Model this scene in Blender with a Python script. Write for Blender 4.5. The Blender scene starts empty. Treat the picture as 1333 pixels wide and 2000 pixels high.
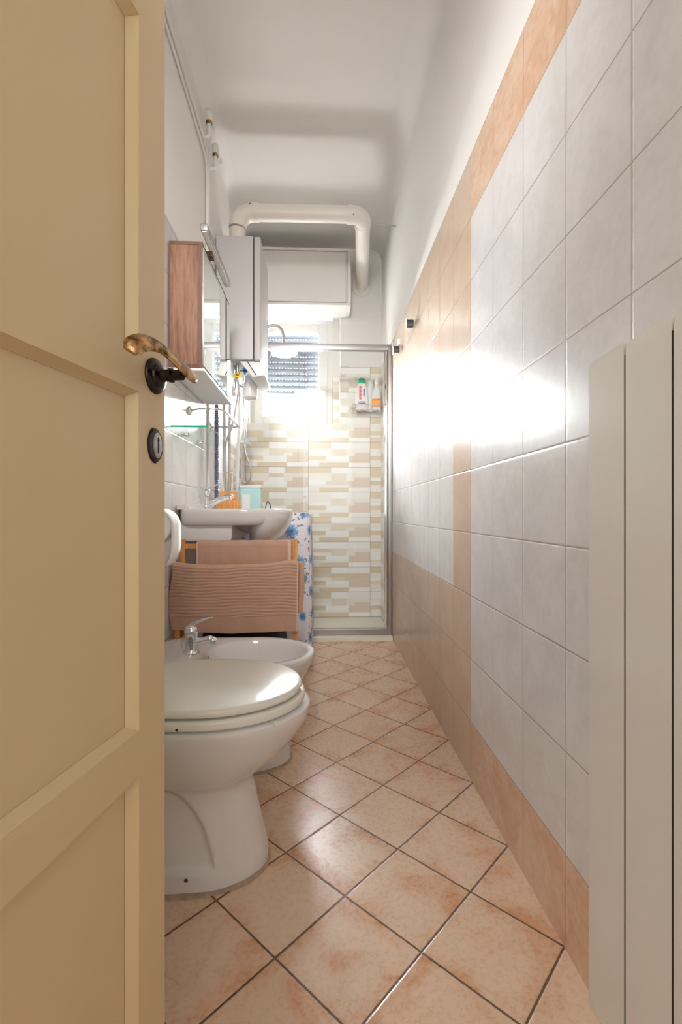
import bpy, bmesh, math, random
from mathutils import Vector, Matrix
random.seed(7)
C = bpy.context.scene.collection
PI = math.pi
# ---------------------------------------------------------------- camera, world, light, exposure
H = 0.87
cam = bpy.data.cameras.new('camera'); co = bpy.data.objects.new('camera', cam); C.objects.link(co)
co.location = (0, 0, H); co.rotation_euler = (PI/2, 0, -math.radians(2.427))
cam.sensor_fit = 'VERTICAL'; cam.sensor_height = 36; cam.lens = 36*932/2000; cam.clip_start = 0.01
bpy.context.scene.camera = co
sc = bpy.context.scene
sc.view_settings.view_transform = 'Standard'; sc.view_settings.look = 'None'
sc.view_settings.exposure = 0.0; sc.view_settings.gamma = 1; sc.view_settings.use_curve_mapping = False
w = bpy.data.worlds.new('world'); sc.world = w; w.use_nodes = True
# overcast sky on the window side of the building, dim warm hallway on the door side
wt = w.node_tree; wg = wt.nodes.new('ShaderNodeTexCoord'); wsx = wt.nodes.new('ShaderNodeSeparateXYZ'); wmr = wt.nodes.new('ShaderNodeMapRange')
wmx = wt.nodes.new('ShaderNodeMix'); wmx.data_type = 'RGBA'
wt.links.new(wg.outputs['Generated'], wsx.inputs[0]); wt.links.new(wsx.outputs[1], wmr.inputs[0])
wmr.inputs[1].default_value = 0.0; wmr.inputs[2].default_value = 0.3
wt.links.new(wmr.outputs[0], wmx.inputs[0]); wmx.inputs[6].default_value = (0.40, 0.37, 0.34, 1); wmx.inputs[7].default_value = (7.5, 7.8, 8.0, 1)
wt.links.new(wmx.outputs[2], wt.nodes['Background'].inputs[0]); wt.nodes['Background'].inputs[1].default_value = 1.0
def area(name, loc, rot, sx, sy, power, col):
    l = bpy.data.lights.new(name, 'AREA'); l.shape = 'RECTANGLE'; l.size = sx; l.size_y = sy
    l.energy = power; l.color = col
    o = bpy.data.objects.new(name, l); C.objects.link(o); o.location = loc; o.rotation_euler = rot
    return o
area('daylight', (-0.25, 5.0, 2.12), (-PI/2, 0, 0), 2.6, 0.85, 3900, (0.93, 0.97, 1.0))
area('ground_bounce', (-0.25, 5.0, 0.75), (-PI/2, 0, 0), 2.6, 1.3, 520, (1.0, 0.98, 0.95))
area('back_wall_fill', (-0.15, 0.1, 2.35), (math.radians(70), 0, math.radians(-4)), 0.4, 0.3, 9, (1.0, 0.98, 0.96)).data.spread = math.radians(75)  # unseen fill light added above the doorway to brighten the back wall
area('hall_lamp', (0.0, -1.3, 1.45), (math.radians(84), 0, 0), 1.3, 1.5, 15, (1.0, 0.95, 0.89))

# ---------------------------------------------------------------- room constants
XL, XR, YB, YW, ZC = -0.605, 0.487, 3.85, 4.09, 3.0
YF = -0.15
# ---------------------------------------------------------------- materials
class N:
    def __init__(s, name):
        s.m = bpy.data.materials.new(name); s.m.use_nodes = True; s.t = s.m.node_tree
        s.b = s.t.nodes['Principled BSDF']
    def n(s, kind, **kw):
        x = s.t.nodes.new(kind)
        for k, v in kw.items(): setattr(x, k, v)
        return x
    def put(s, sock, v):
        if isinstance(v, bpy.types.NodeSocket): s.t.links.new(v, sock)
        elif v is not None:
            if isinstance(v, tuple) and len(v) == 3 and len(sock.default_value) == 4: v = (*v, 1)
            sock.default_value = v
    def math(s, op, a, b=None, c=None):
        x = s.n('ShaderNodeMath', operation=op)
        for i, v in enumerate((a, b, c)):
            if v is not None: s.put(x.inputs[i], v)
        return x.outputs[0]
    def mix(s, f, a, b):
        x = s.n('ShaderNodeMix', data_type='RGBA'); s.put(x.inputs[0], f); s.put(x.inputs[6], a); s.put(x.inputs[7], b)
        return x.outputs[2]
    def pos(s):
        if not hasattr(s, '_p'):
            g = s.n('ShaderNodeNewGeometry'); x = s.n('ShaderNodeSeparateXYZ'); s.t.links.new(g.outputs['Position'], x.inputs[0])
            s._g = g.outputs['Position']; s._p = x.outputs
        return s._p
    def comb(s, a, b, c=0.0):
        x = s.n('ShaderNodeCombineXYZ')
        for i, v in enumerate((a, b, c)): s.put(x.inputs[i], v)
        return x.outputs[0]
    def noise(s, scale, detail=3, vec=None, rough=0.5, dist=0.0):
        x = s.n('ShaderNodeTexNoise'); x.inputs['Scale'].default_value = scale; x.inputs['Detail'].default_value = detail
        x.inputs['Roughness'].default_value = rough; x.inputs['Distortion'].default_value = dist
        if vec is None: s.pos(); vec = s._g
        s.t.links.new(vec, x.inputs['Vector']); return x.outputs[0]
    def white(s, vec):
        x = s.n('ShaderNodeTexWhiteNoise', noise_dimensions='3D'); s.t.links.new(vec, x.inputs['Vector']); return x.outputs[0]
    def ss(s, v, a, b, lo=0.0, hi=1.0):
        x = s.n('ShaderNodeMapRange', interpolation_type='SMOOTHSTEP'); s.put(x.inputs[0], v)
        for i, q in enumerate((a, b, lo, hi)): x.inputs[i+1].default_value = q
        return x.outputs[0]
    def bump(s, h, strength=0.3, dist=0.002, normal=None):
        x = s.n('ShaderNodeBump'); x.inputs['Strength'].default_value = strength; x.inputs['Distance'].default_value = dist
        s.put(x.inputs['Height'], h)
        if normal: s.t.links.new(normal, x.inputs['Normal'])
        s.t.links.new(x.outputs[0], s.b.inputs['Normal']); return x.outputs[0]
    def set(s, col=None, rough=None, metal=None, **kw):
        s.put(s.b.inputs['Base Color'], col); s.put(s.b.inputs['Roughness'], rough); s.put(s.b.inputs['Metallic'], metal)
        for k, v in kw.items(): s.put(s.b.inputs[k.replace('_', ' ')], v)
        return s.m
def srgb(r, g, b):
    f = lambda c: (c/255/12.92) if c/255 <= 0.04045 else ((c/255+0.055)/1.055)**2.4
    return (f(r), f(g), f(b))
def plain(name, col, rough=0.5, metal=0.0, vary=0.04, nscale=30, bump=0.0, **kw):
    n = N(name); c = n.mix(n.noise(nscale, 3), tuple(x*(1-vary) for x in col), tuple(min(1, x*(1+vary)) for x in col))
    if bump: n.bump(n.noise(nscale*4, 3), bump, 0.001)
    return n.set(c, rough, metal, **kw)
def tile_mat(name, axis, u0, v0, tw, th, salmon_rule):
    n = N(name); p = n.pos(); U = p[axis]; V = p['Z']
    u = n.math('DIVIDE', n.math('SUBTRACT', U, u0), tw); v = n.math('DIVIDE', n.math('SUBTRACT', V, v0), th)
    fu, fv = n.math('FRACT', u), n.math('FRACT', v)
    du = n.math('MULTIPLY', n.math('MINIMUM', fu, n.math('SUBTRACT', 1.0, fu)), tw)
    dv = n.math('MULTIPLY', n.math('MINIMUM', fv, n.math('SUBTRACT', 1.0, fv)), th)
    d = n.math('MINIMUM', du, dv)
    cell = n.comb(n.math('FLOOR', u), n.math('FLOOR', v), 3.0); wn = n.white(cell)
    big = n.noise(7, 4, rough=0.6, dist=0.6); fine = n.noise(60, 3)
    mixv = n.math('ADD', n.math('MULTIPLY', big, 0.75), n.math('MULTIPLY', fine, 0.3))
    grey = n.mix(n.ss(mixv, 0.3, 0.75), srgb(218, 215, 214), srgb(232, 230, 230))
    sal = n.mix(n.ss(mixv, 0.35, 0.72), srgb(214, 168, 134), srgb(230, 200, 174))
    if salmon_rule == 'right':
        gt = lambda a, b: n.math('GREATER_THAN', a, b)
        lt = lambda a, b: n.math('LESS_THAN', a, b)
        far = gt(U, 1.761*H+0.0005)
        panel = n.math('MULTIPLY', gt(U, 1.992*H), n.math('MULTIPLY', gt(V, 0.6865*H), lt(V, 1.6285*H)))
        A = n.math('MULTIPLY', far, n.math('SUBTRACT', 1.0, panel))
        B = n.math('MAXIMUM', lt(V, 0.2155*H), gt(V, 2.0995*H))
        mask = n.math('MAXIMUM', A, B)
        sal2 = n.mix(n.math('MULTIPLY', far, 0.7), sal, srgb(206, 184, 164))
        col = n.mix(mask, grey, sal2)
    else:
        col = grey
    col = n.mix(n.math('MULTIPLY', wn, 0.10), col, srgb(180, 170, 160))
    grout = n.ss(d, 0.0009, 0.0015)
    col = n.mix(grout, srgb(176, 160, 146), col)
    h = n.math('ADD', n.ss(d, 0.0, 0.0042), n.math('MULTIPLY', n.noise(110, 1), 0.02))
    h = n.math('ADD', h, n.math('MULTIPLY', n.noise(5, 1), 0.12))
    n.bump(h, 0.55, 0.0016)
    r = 0.22
    return n.set(col, r, 0.0, Specular_IOR_Level=0.6)
M = {}
M['tile_right'] = tile_mat('right_wall_tiles', 'Y', 1.761*H, 0.2155*H, 0.2315*H, 0.2355*H, 'right')
M['tile_left'] = tile_mat('left_wall_tiles', 'Y', 1.966, 0.988, 0.204, 0.206, 'none')
def floor_mat():
    n = N('floor_tiles'); p = n.pos(); s = 0.204; r2 = 1/math.sqrt(2)
    U = n.math('MULTIPLY', n.math('ADD', p['X'], p['Y']), r2); V = n.math('MULTIPLY', n.math('SUBTRACT', p['Y'], p['X']), r2)
    u = n.math('DIVIDE', n.math('SUBTRACT', U, 0.802), s); v = n.math('DIVIDE', n.math('SUBTRACT', V, 0.7247), s)
    fu, fv = n.math('FRACT', u), n.math('FRACT', v)
    d = n.math('MULTIPLY', n.math('MINIMUM', n.math('MINIMUM', fu, n.math('SUBTRACT', 1.0, fu)), n.math('MINIMUM', fv, n.math('SUBTRACT', 1.0, fv))), s)
    cell = n.comb(n.math('FLOOR', u), n.math('FLOOR', v), 1.0); wn = n.white(cell)
    off = n.comb(n.math('ADD', p['X'], n.math('MULTIPLY', wn, 9.0)), p['Y'], wn)
    cloud = n.noise(6, 5, off, 0.6, 0.9); fine = n.noise(90, 4, off, 0.7)
    edge = n.ss(d, 0.0, 0.06, 0.16, 0.0)
    c = n.math('ADD', n.math('ADD', n.math('MULTIPLY', cloud, 0.95), n.math('MULTIPLY', fine, 0.13)), n.math('MULTIPLY', edge, -0.55))
    col = n.mix(n.ss(c, 0.26, 0.56), srgb(206, 148, 104), srgb(224, 194, 166))
    col = n.mix(n.math('MULTIPLY', n.ss(fine, 0.55, 0.75), 0.12), col, srgb(196, 146, 108))
    col = n.mix(n.ss(d, 0.0017, 0.0028), n.mix(n.noise(25, 3), srgb(78, 54, 38), srgb(120, 92, 70)), col)
    h = n.math('ADD', n.ss(d, 0.0008, 0.0045), n.math('MULTIPLY', n.noise(45, 5, off, 0.7, 0.6), 0.35))
    n.bump(h, 0.5, 0.0016)
    return n.set(col, n.math('ADD', 0.2, n.math('MULTIPLY', fine, 0.16)), 0.0, Specular_IOR_Level=0.5)
M['floor'] = floor_mat()
M['plaster'] = plain('white_plaster', srgb(238, 235, 231), 0.85, 0, 0.012, 3, 0.05)
M['cream'] = plain('cream_door_paint', srgb(214, 191, 150), 0.38, 0, 0.03, 4, 0.03)
M['board'] = plain('cream_gloss_board', srgb(228, 224, 216), 0.16, 0, 0.02, 6, 0.02)
M['ceramic'] = plain('white_ceramic', srgb(228, 225, 222), 0.09, 0, 0.01, 5, Coat_Weight=0.4)
M['seat'] = plain('ivory_seat_plastic', srgb(238, 236, 226), 0.13, 0, 0.01, 5)
M['white'] = plain('white_plastic', srgb(240, 240, 238), 0.3, 0, 0.01, 9)
M['white_matt'] = plain('white_painted_metal', srgb(236, 233, 228), 0.45, 0, 0.02, 9)
M['pipe'] = plain('cream_flue_pipe', srgb(236, 230, 222), 0.4, 0, 0.02, 12)
M['boiler'] = plain('grey_white_boiler_casing', srgb(196, 193, 193), 0.4, 0, 0.01, 5)
M['gap'] = plain('dark_gap', srgb(40, 38, 38), 0.8)
M['chrome'] = plain('polished_chrome', (0.78, 0.79, 0.81), 0.07, 1.0, 0.01)
M['alu'] = plain('satin_aluminium', (0.44, 0.43, 0.43), 0.33, 1.0, 0.03, 60)
M['steel'] = plain('stainless_tube', (0.5, 0.5, 0.5), 0.3, 1.0, 0.05, 90)
M['grey_pipe'] = plain('grey_corrugated_plastic', srgb(104, 110, 128), 0.45)
M['mirror'] = plain('mirror_glass', (0.86, 0.89, 0.87), 0.01, 1.0, 0.0)
M['black'] = plain('black_plastic', srgb(26, 26, 28), 0.3, 0, 0.1)
M['black_cloth'] = plain('black_fabric', srgb(24, 24, 28), 0.9, 0, 0.3, 60, 0.3)
M['bronze'] = plain('dark_bronze', srgb(58, 50, 50), 0.22, 0.9, 0.35, 70, 0.3)
M['green'] = plain('green_cap', srgb(20, 150, 120), 0.4)
M['orange'] = plain('orange_label', srgb(250, 150, 20), 0.4, 0, 0.1, 100)
M['red'] = plain('red_label', srgb(226, 84, 100), 0.5, 0, 0.1, 200)
M['violet'] = plain('violet_label', srgb(120, 110, 180), 0.5, 0, 0.1, 200)
M['blue'] = plain('blue_plastic', srgb(70, 150, 215), 0.4)
M['yellow'] = plain('yellow_valve', srgb(245, 205, 20), 0.4)
M['teal'] = plain('pale_teal_plastic', srgb(186, 226, 222), 0.25, 0, 0.06, 25)
M['paper'] = plain('tissue_paper', srgb(246, 244, 240), 0.9, 0, 0.01, 50, 0.2)
M['tray'] = plain('acrylic_tray', srgb(238, 236, 222), 0.25, 0, 0.01)
M['sealant'] = plain('grimy_sealant', srgb(168, 146, 124), 0.6, 0, 0.35, 60, 0.5)
M['slat'] = plain('grey_shutter_slat', srgb(138, 144, 154), 0.6, 0, 0.02)
M['rim'] = plain('green_glass_edge', srgb(20, 178, 140), 0.15)
M['dirt'] = plain('brown_stain', srgb(90, 60, 36), 0.7)
def brass_mat():
    n = N('aged_brass'); f = n.noise(45, 4, rough=0.7)
    col = n.mix(n.ss(f, 0.36, 0.6), srgb(96, 66, 34), srgb(206, 168, 116))
    n.bump(n.noise(220, 2), 0.25, 0.0006)
    return n.set(col, 0.24, 1.0)
M['brass'] = brass_mat()
def wood(name, a, b, axis='Z', rough=0.5, scale=1.0):
    n = N(name); p = n.pos()
    v = n.comb(*( n.math('MULTIPLY', p[k], (4.0 if k == axis else 45.0)*scale) for k in 'XYZ'))
    f = n.noise(1.0, 5, v, 0.65, 1.2)
    g = n.noise(6.0, 3, v, 0.7)
    c = n.mix(n.ss(n.math('ADD', n.math('MULTIPLY', f, 0.8), n.math('MULTIPLY', g, 0.25)), 0.32, 0.72), a, b)
    n.bump(g, 0.15, 0.0008)
    return n.set(c, rough, 0.0)
M['oak'] = wood('brown_oak_veneer', srgb(112, 74, 52), srgb(160, 116, 90))
M['oak_edge'] = wood('brown_oak_edge', srgb(92, 60, 46), srgb(122, 84, 66))
M['bamboo'] = wood('orange_bamboo', srgb(196, 128, 66), srgb(226, 164, 98), rough=0.4)
def glass_mat(name, tint, ior=1.5, rough=0.01):
    m = bpy.data.materials.new(name); m.use_nodes = True; t = m.node_tree; t.nodes.clear()
    o = t.nodes.new('ShaderNodeOutputMaterial'); mx = t.nodes.new('ShaderNodeMixShader'); fr = t.nodes.new('ShaderNodeFresnel')
    tr = t.nodes.new('ShaderNodeBsdfTransparent'); gl = t.nodes.new('ShaderNodeBsdfGlossy')
    gm = t.nodes.new('ShaderNodeNewGeometry'); nb = t.nodes.new('ShaderNodeMath'); nb.operation = 'SUBTRACT'; nb.inputs[0].default_value = 1.0
    ml = t.nodes.new('ShaderNodeMath'); ml.operation = 'MULTIPLY'
    t.links.new(gm.outputs['Backfacing'], nb.inputs[1]); t.links.new(nb.outputs[0], ml.inputs[0]); t.links.new(fr.outputs[0], ml.inputs[1])
    fr.inputs[0].default_value = ior; tr.inputs[0].default_value = (*tint, 1); gl.inputs[0].default_value = (1, 1, 1, 1); gl.inputs[1].default_value = rough
    t.links.new(ml.outputs[0], mx.inputs[0]); t.links.new(tr.outputs[0], mx.inputs[1]); t.links.new(gl.outputs[0], mx.inputs[2]); t.links.new(mx.outputs[0], o.inputs[0])
    return m
M['glass'] = glass_mat('clear_glass', (0.995, 0.998, 0.997))
M['shelf_glass'] = glass_mat('green_tinted_glass', (0.93, 0.985, 0.97))
def towel(name, a, b):
    n = N(name); c = n.mix(n.noise(14, 4), a, b); f = n.noise(520, 2)
    c = n.mix(n.math('MULTIPLY', n.ss(f, 0.4, 0.7), 0.22), c, tuple(x*0.6 for x in a))
    n.bump(f, 0.8, 0.002)
    return n.set(c, 0.95, 0.0, Sheen_Weight=0.3)
M['towel'] = towel('taupe_terry', srgb(190, 150, 128), srgb(206, 166, 142))
M['towel_hem'] = towel('pale_hem', srgb(218, 190, 166), srgb(228, 202, 180))
def floral():
    n = N('blue_flower_fabric'); p = n.pos()
    U = n.math('ADD', n.math('MULTIPLY', p['X'], 1.0), n.math('MULTIPLY', p['Y'], 0.8)); V = p['Z']
    def spots(scale, seed, R):
        uv = n.comb(n.math('ADD', U, seed), V, 0.0)
        v = n.n('ShaderNodeTexVoronoi', voronoi_dimensions='2D', feature='F1'); v.inputs['Scale'].default_value = scale
        v.inputs['Randomness'].default_value = 0.75
        n.t.links.new(uv, v.inputs['Vector'])
        sub = n.n('ShaderNodeVectorMath', operation='SUBTRACT'); n.t.links.new(uv, sub.inputs[0]); n.t.links.new(v.outputs['Position'], sub.inputs[1])
        s = n.n('ShaderNodeSeparateXYZ'); n.t.links.new(sub.outputs[0], s.inputs[0])
        r = n.math('SQRT', n.math('ADD', n.math('MULTIPLY', s.outputs[0], s.outputs[0]), n.math('MULTIPLY', s.outputs[1], s.outputs[1])))
        return s, r, n.math('ARCTAN2', s.outputs[1], s.outputs[0]), v.outputs['Color'], v.outputs['Position']
    base = n.mix(n.noise(10, 2), srgb(228, 224, 230), srgb(238, 236, 240))
    s, r, a, col, ps = spots(8.5, 0.3, 0)
    wn = n.white(ps)
    R = n.math('MULTIPLY', n.math('ADD', 0.029, n.math('MULTIPLY', wn, 0.017)), n.math('ADD', 0.80, n.math('MULTIPLY', 0.20, n.math('COSINE', n.math('MULTIPLY', a, 11.0)))))
    flower = n.math('LESS_THAN', r, R)
    petal = n.math('ADD', 0.5, n.math('MULTIPLY', 0.5, n.math('COSINE', n.math('MULTIPLY', a, 11.0))))
    fc = n.mix(n.math('MULTIPLY', petal, n.ss(r, 0.0, 0.03)), srgb(92, 140, 192), srgb(158, 192, 226))
    fc = n.mix(n.math('LESS_THAN', r, 0.006), fc, srgb(60, 90, 140))
    c = n.mix(flower, base, fc)
    s2, r2, a2, col2, ps2 = spots(27.0, 4.7, 0)
    ang = n.math('MULTIPLY', n.white(ps2), 6.28)
    ca, sa = n.math('COSINE', ang), n.math('SINE', ang)
    xx = n.math('ADD', n.math('MULTIPLY', s2.outputs[0], ca), n.math('MULTIPLY', s2.outputs[1], sa))
    yy = n.math('SUBTRACT', n.math('MULTIPLY', s2.outputs[1], ca), n.math('MULTIPLY', s2.outputs[0], sa))
    e = n.math('ADD', n.math('POWER', n.math('DIVIDE', xx, 0.0115), 2.0), n.math('POWER', n.math('DIVIDE', yy, 0.0048), 2.0))
    leaf = n.math('MULTIPLY', n.math('LESS_THAN', e, 1.0), n.math('GREATER_THAN', n.noise(7, 2), 0.47))
    leaf = n.math('MULTIPLY', leaf, n.math('SUBTRACT', 1.0, flower))
    lc = n.mix(n.white(ps2), srgb(112, 112, 130), srgb(156, 140, 150))
    c = n.mix(leaf, c, lc)
    return n.set(c, 0.75, 0.0)
M['floral'] = floral()
mosaic_cols = [srgb(244, 243, 238), srgb(240, 237, 228), srgb(228, 221, 204), srgb(219, 205, 180), srgb(224, 209, 192), srgb(248, 247, 244)]
MO = [plain('mosaic_strip_%s' % nm, c, 0.25, 0, 0.03, 90) for nm, c in zip(('cream', 'ivory', 'sand', 'tan', 'beige', 'white'), mosaic_cols)]
MO_J = plain('mosaic_joint', srgb(112, 104, 90), 0.7)

# ---------------------------------------------------------------- mesh helpers
ORG = {}
class B:
    def __init__(s): s.v = []; s.f = []; s.mi = []; s.sm = []
    def add(s, vs, fs, mi=0, smooth=True):
        o = len(s.v); s.v += [tuple(v) for v in vs]; s.f += [tuple(i+o for i in f) for f in fs]
        s.mi += [mi]*len(fs); s.sm += [smooth]*len(fs); return s
    def box(s, x0, x1, y0, y1, z0, z1, mi=0):
        vs = [(x, y, z) for x in (x0, x1) for y in (y0, y1) for z in (z0, z1)]
        return s.add(vs, [(0,1,3,2),(4,6,7,5),(0,4,5,1),(2,3,7,6),(0,2,6,4),(1,5,7,3)], mi, False)
    def rings(s, rs, closed=True, cap=True, mi=0):
        n = len(rs[0]); vs = [p for r in rs for p in r]; fs = []
        for k in range(len(rs)-1):
            for i in range(n if closed else n-1):
                j = (i+1) % n; fs.append((k*n+i, k*n+j, (k+1)*n+j, (k+1)*n+i))
        if cap:
            fs.append(tuple(range(n-1, -1, -1))); fs.append(tuple(range((len(rs)-1)*n, len(rs)*n)))
        return s.add(vs, fs, mi)
    def tube(s, pts, r, seg=16, mi=0, cap=True):
        pts = [Vector(p) for p in pts]; rs = []; rad = r if isinstance(r, (list, tuple)) else [r]*len(pts)
        up = None
        for i, p in enumerate(pts):
            t = ((pts[min(i+1, len(pts)-1)]-p).normalized() + (p-pts[max(i-1, 0)]).normalized()).normalized()
            if up is None:
                up = Vector((0, 0, 1)) if abs(t.z) < 0.9 else Vector((1, 0, 0))
            a = t.cross(up).normalized(); up = a.cross(t).normalized(); b = up
            rs.append([tuple(p + rad[i]*(math.cos(q)*a+math.sin(q)*b)) for q in [2*PI*k/seg for k in range(seg)]])
        return s.rings(rs, True, cap, mi)
    def lathe(s, c, axis, prof, seg=32, mi=0):
        """prof: list of (radius, height) along axis from c"""
        ax = Vector(axis).normalized(); a = ax.orthogonal().normalized(); b = ax.cross(a); c = Vector(c); rs = []
        for r, h in prof:
            rs.append([tuple(c + ax*h + max(r, 1e-5)*(math.cos(q)*a+math.sin(q)*b)) for q in [2*PI*k/seg for k in range(seg)]])
        return s.rings(rs, True, True, mi)
    def ball(s, c, r, sx=1, sy=1, sz=1, seg=16, mi=0):
        rs = []
        for i in range(1, 10):
            ph = PI*i/10; rs.append([(c[0]+r*sx*math.sin(ph)*math.cos(2*PI*k/seg), c[1]+r*sy*math.sin(ph)*math.sin(2*PI*k/seg), c[2]-r*sz*math.cos(ph)) for k in range(seg)])
        return s.rings(rs, True, True, mi)
    def build(s, name, mats, parent=None, bevel=0, sub=0, solid=0, shade=40):
        o0 = ORG.get(parent.name, Vector()) if parent else Vector()
        me = bpy.data.meshes.new(name); me.from_pydata([tuple(Vector(v)-o0) for v in s.v], [], s.f)
        for m in (mats if isinstance(mats, list) else [mats]): me.materials.append(m)
        for p, mi, sm in zip(me.polygons, s.mi, s.sm): p.material_index = mi; p.use_smooth = sm
        bm = bmesh.new(); bm.from_mesh(me); bmesh.ops.recalc_face_normals(bm, faces=bm.faces)
        if bevel:
            es = [e for e in bm.edges if len(e.link_faces) == 2 and e.calc_face_angle(0) > 0.7]
            bmesh.ops.bevel(bm, geom=es, offset=bevel, segments=3, affect='EDGES', profile=0.6, clamp_overlap=True)
            for f in bm.faces: f.smooth = True
        for e in bm.edges:
            if len(e.link_faces) == 2 and e.calc_face_angle(0) > math.radians(shade): e.smooth = False
        bm.to_mesh(me); bm.free()
        o = bpy.data.objects.new(name, me); C.objects.link(o); ORG[o.name] = o0
        if parent: o.parent = parent
        if solid: m = o.modifiers.new('solid', 'SOLIDIFY'); m.thickness = solid; m.offset = 0
        if sub: m = o.modifiers.new('sub', 'SUBSURF'); m.levels = m.render_levels = sub
        return o
def tag(o, label, cat, group=None):
    o['label'] = label; o['category'] = cat
    if group: o['group'] = group
    return o
def thing(name, loc, label, cat, group=None):
    o = bpy.data.objects.new(name, None); C.objects.link(o); o.location = loc; o.empty_display_size = 0.05
    ORG[o.name] = Vector(loc); return tag(o, label, cat, group)
def struct(o): o['kind'] = 'structure'; return o
def arc(c, r, a0, a1, n, fx):
    return [fx(c, r, a0+(a1-a0)*k/n) for k in range(n+1)]
def bez(p, n=24):
    """smooth curve through points (Catmull-Rom)"""
    P = [Vector(q) for q in p]; P = [2*P[0]-P[1]] + P + [2*P[-1]-P[-2]]; out = []
    for i in range(1, len(P)-2):
        for k in range(n):
            t = k/n; a, b, c, d = P[i-1], P[i], P[i+1], P[i+2]
            out.append(0.5*((2*b)+(c-a)*t+(2*a-5*b+4*c-d)*t*t+(3*b-a-3*c+d)*t**3))
    return out + [P[-2]]

# ---------------------------------------------------------------- room shell
B().box(XL-0.2, XR+0.2, YF-0.9, YW+0.2, -0.12, 0).build('floor', M['floor']); struct(bpy.data.objects['floor'])
struct(B().box(XL-0.2, XR+0.2, YF-0.9, YW+0.2, ZC, ZC+0.15).build('ceiling', M['plaster']))
# rounded coves where ceiling meets the side walls
def cove(x, sgn, r):
    q = [(x+sgn*r*(1-math.sin(a)), ZC-r*(1-math.cos(a))) for a in [PI/2*k/10 for k in range(11)]]
    rs = [[(px, y, pz) for px, pz in q] + [(x, y, ZC)] for y in (YF, YB)]
    return B().rings(rs, True, True).build('trim_1' if sgn > 0 else 'trim_2', M['plaster'], shade=25)
struct(cove(XL-0.0055, 1, 0.07)); struct(cove(XR+0.0075, -1, 0.11))
wr = struct(B().box(XR+0.008, XR+0.15, YF-0.9, YW+0.2, 0, ZC).build('wall_right', M['plaster']))
B().box(XR, XR+0.0081, YF-0.9, 3.24, 0, 2.335*H).build('tile_facing', M['tile_right'], wr)
wl = struct(B().box(XL-0.15, XL-0.006, YF-0.9, YW+0.2, 0, ZC).build('wall_left', M['plaster']))
B().box(XL-0.0061, XL, YF-0.9, 3.24, 0, 2.03).build('tile_facing', M['tile_left'], wl)
# back wall with window recess
WX0, WX1, WZ0, WZ1 = XL, 0.157, 1.578, 2.53
bk = B(); t = 0.004
bk.box(XL-0.1, XR+0.1, YB+t, YW+0.2, 0, WZ0-0.002); bk.box(WX1+0.003, XR+0.1, YB+t, YW+0.2, WZ0-0.002, ZC)
bk.box(XL-0.1, WX1+0.003, YB+t, YW+0.2, WZ1, ZC)
bk.box(0.101, WX1+0.01, YW+0.003, YW+0.2, WZ0-0.002, WZ1+0.01)
wb = struct(bk.build('wall_back', M['plaster']))
# mosaic strip tiles: same strip pattern on each 500 x 201 mm tile
TW, TH, MZ0 = 0.5, 0.2016, 0.023
PAT = [(0, .26, [(0, .37, 3), (.37, .62, 5), (.62, 1, 0)]), (.26, .42, [(0, .37, 1), (.37, .61, 2), (.61, 1, 1)]),
       (.42, .55, [(0, .37, 0), (.37, .61, 2), (.61, .75, 1), (.75, 1, 4)]), (.55, .72, [(0, .28, 3), (.28, .65, 5), (.65, 1, 4)]),
       (.72, .82, [(0, .28, 1), (.28, .65, 0), (.65, 1, 4)]), (.82, 1, [(0, .18, 1), (.18, .65, 3), (.65, 1, 5)])]
def mosaic(name, org, du, off, u0, u1, z0, z1, parent, th=0.006, nrm=(0, -1, 0)):
    """tiles laid in plane through org spanned by du and Z; u from u0..u1; joints where (u-off)/TW is whole"""
    b = B(); du = Vector(du); nr = Vector(nrm); org = Vector(org)
    def slab(ua, ub, za, zb, d, mi):
        ua, ub = max(ua, u0), min(ub, u1); za, zb = max(za, z0), min(zb, z1)
        if ub-ua < 1e-4 or zb-za < 1e-4: return
        c = [org+du*ua+Vector((0, 0, za)), org+du*ub+Vector((0, 0, za)), org+du*ub+Vector((0, 0, zb)), org+du*ua+Vector((0, 0, zb))]
        f = [p+nr*d for p in c]; bk_ = [p-nr*0.002 for p in c]
        b.add(f+bk_, [(0,1,2,3), (0,4,5,1), (1,5,6,2), (2,6,7,3), (3,7,4,0)], mi, False)
    slab(u0, u1, z0, z1, th-0.0022, 6)
    i = math.floor((u0-off)/TW)
    while off+i*TW < u1:
        k = math.floor((z0-MZ0)/TH)
        while MZ0+k*TH < z1:
            rnd = random.Random(i*31+k*7)
            for (v0, v1, cells) in PAT:
                for (a, c, mi) in cells:
                    if rnd.random() < 0.14: mi = rnd.choice([0, 1, 2, 3, 4, 5])
                    g = 0.0011
                    ua = off+(i+a)*TW+(g if a == 0 else 0); ub = off+(i+c)*TW-(g if c == 1 else 0)
                    za = MZ0+(k+1-v1)*TH+(g if v1 == 1 else 0); zb = MZ0+(k+1-v0)*TH-(g if v0 == 0 else 0)
                    slab(ua, ub, za, zb, th-rnd.random()*0.0007, mi)
            k += 1
        i += 1
    return b.build(name, MO+[MO_J], parent)
mosaic('mosaic_tiles', (0, YB+0.004, 0), (1, 0, 0), -0.101, XL, WX1, 0.0, WZ0-0.002, wb)
mosaic('mosaic_tiles', (0, YB+0.004, 0), (1, 0, 0), -0.101, WX1, XR, 0.0, 2.043, wb)
mosaic('mosaic_tiles', (0, YW+0.003, 0), (1, 0, 0), -0.101, 0.103, WX1+0.004, WZ0, 2.02, wb)
mosaic('mosaic_tiles', (WX1+0.004, 0, 0), (0, 1, 0), -0.101, YB, YW, WZ0, 2.02, wb, nrm=(-1, 0, 0))
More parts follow.
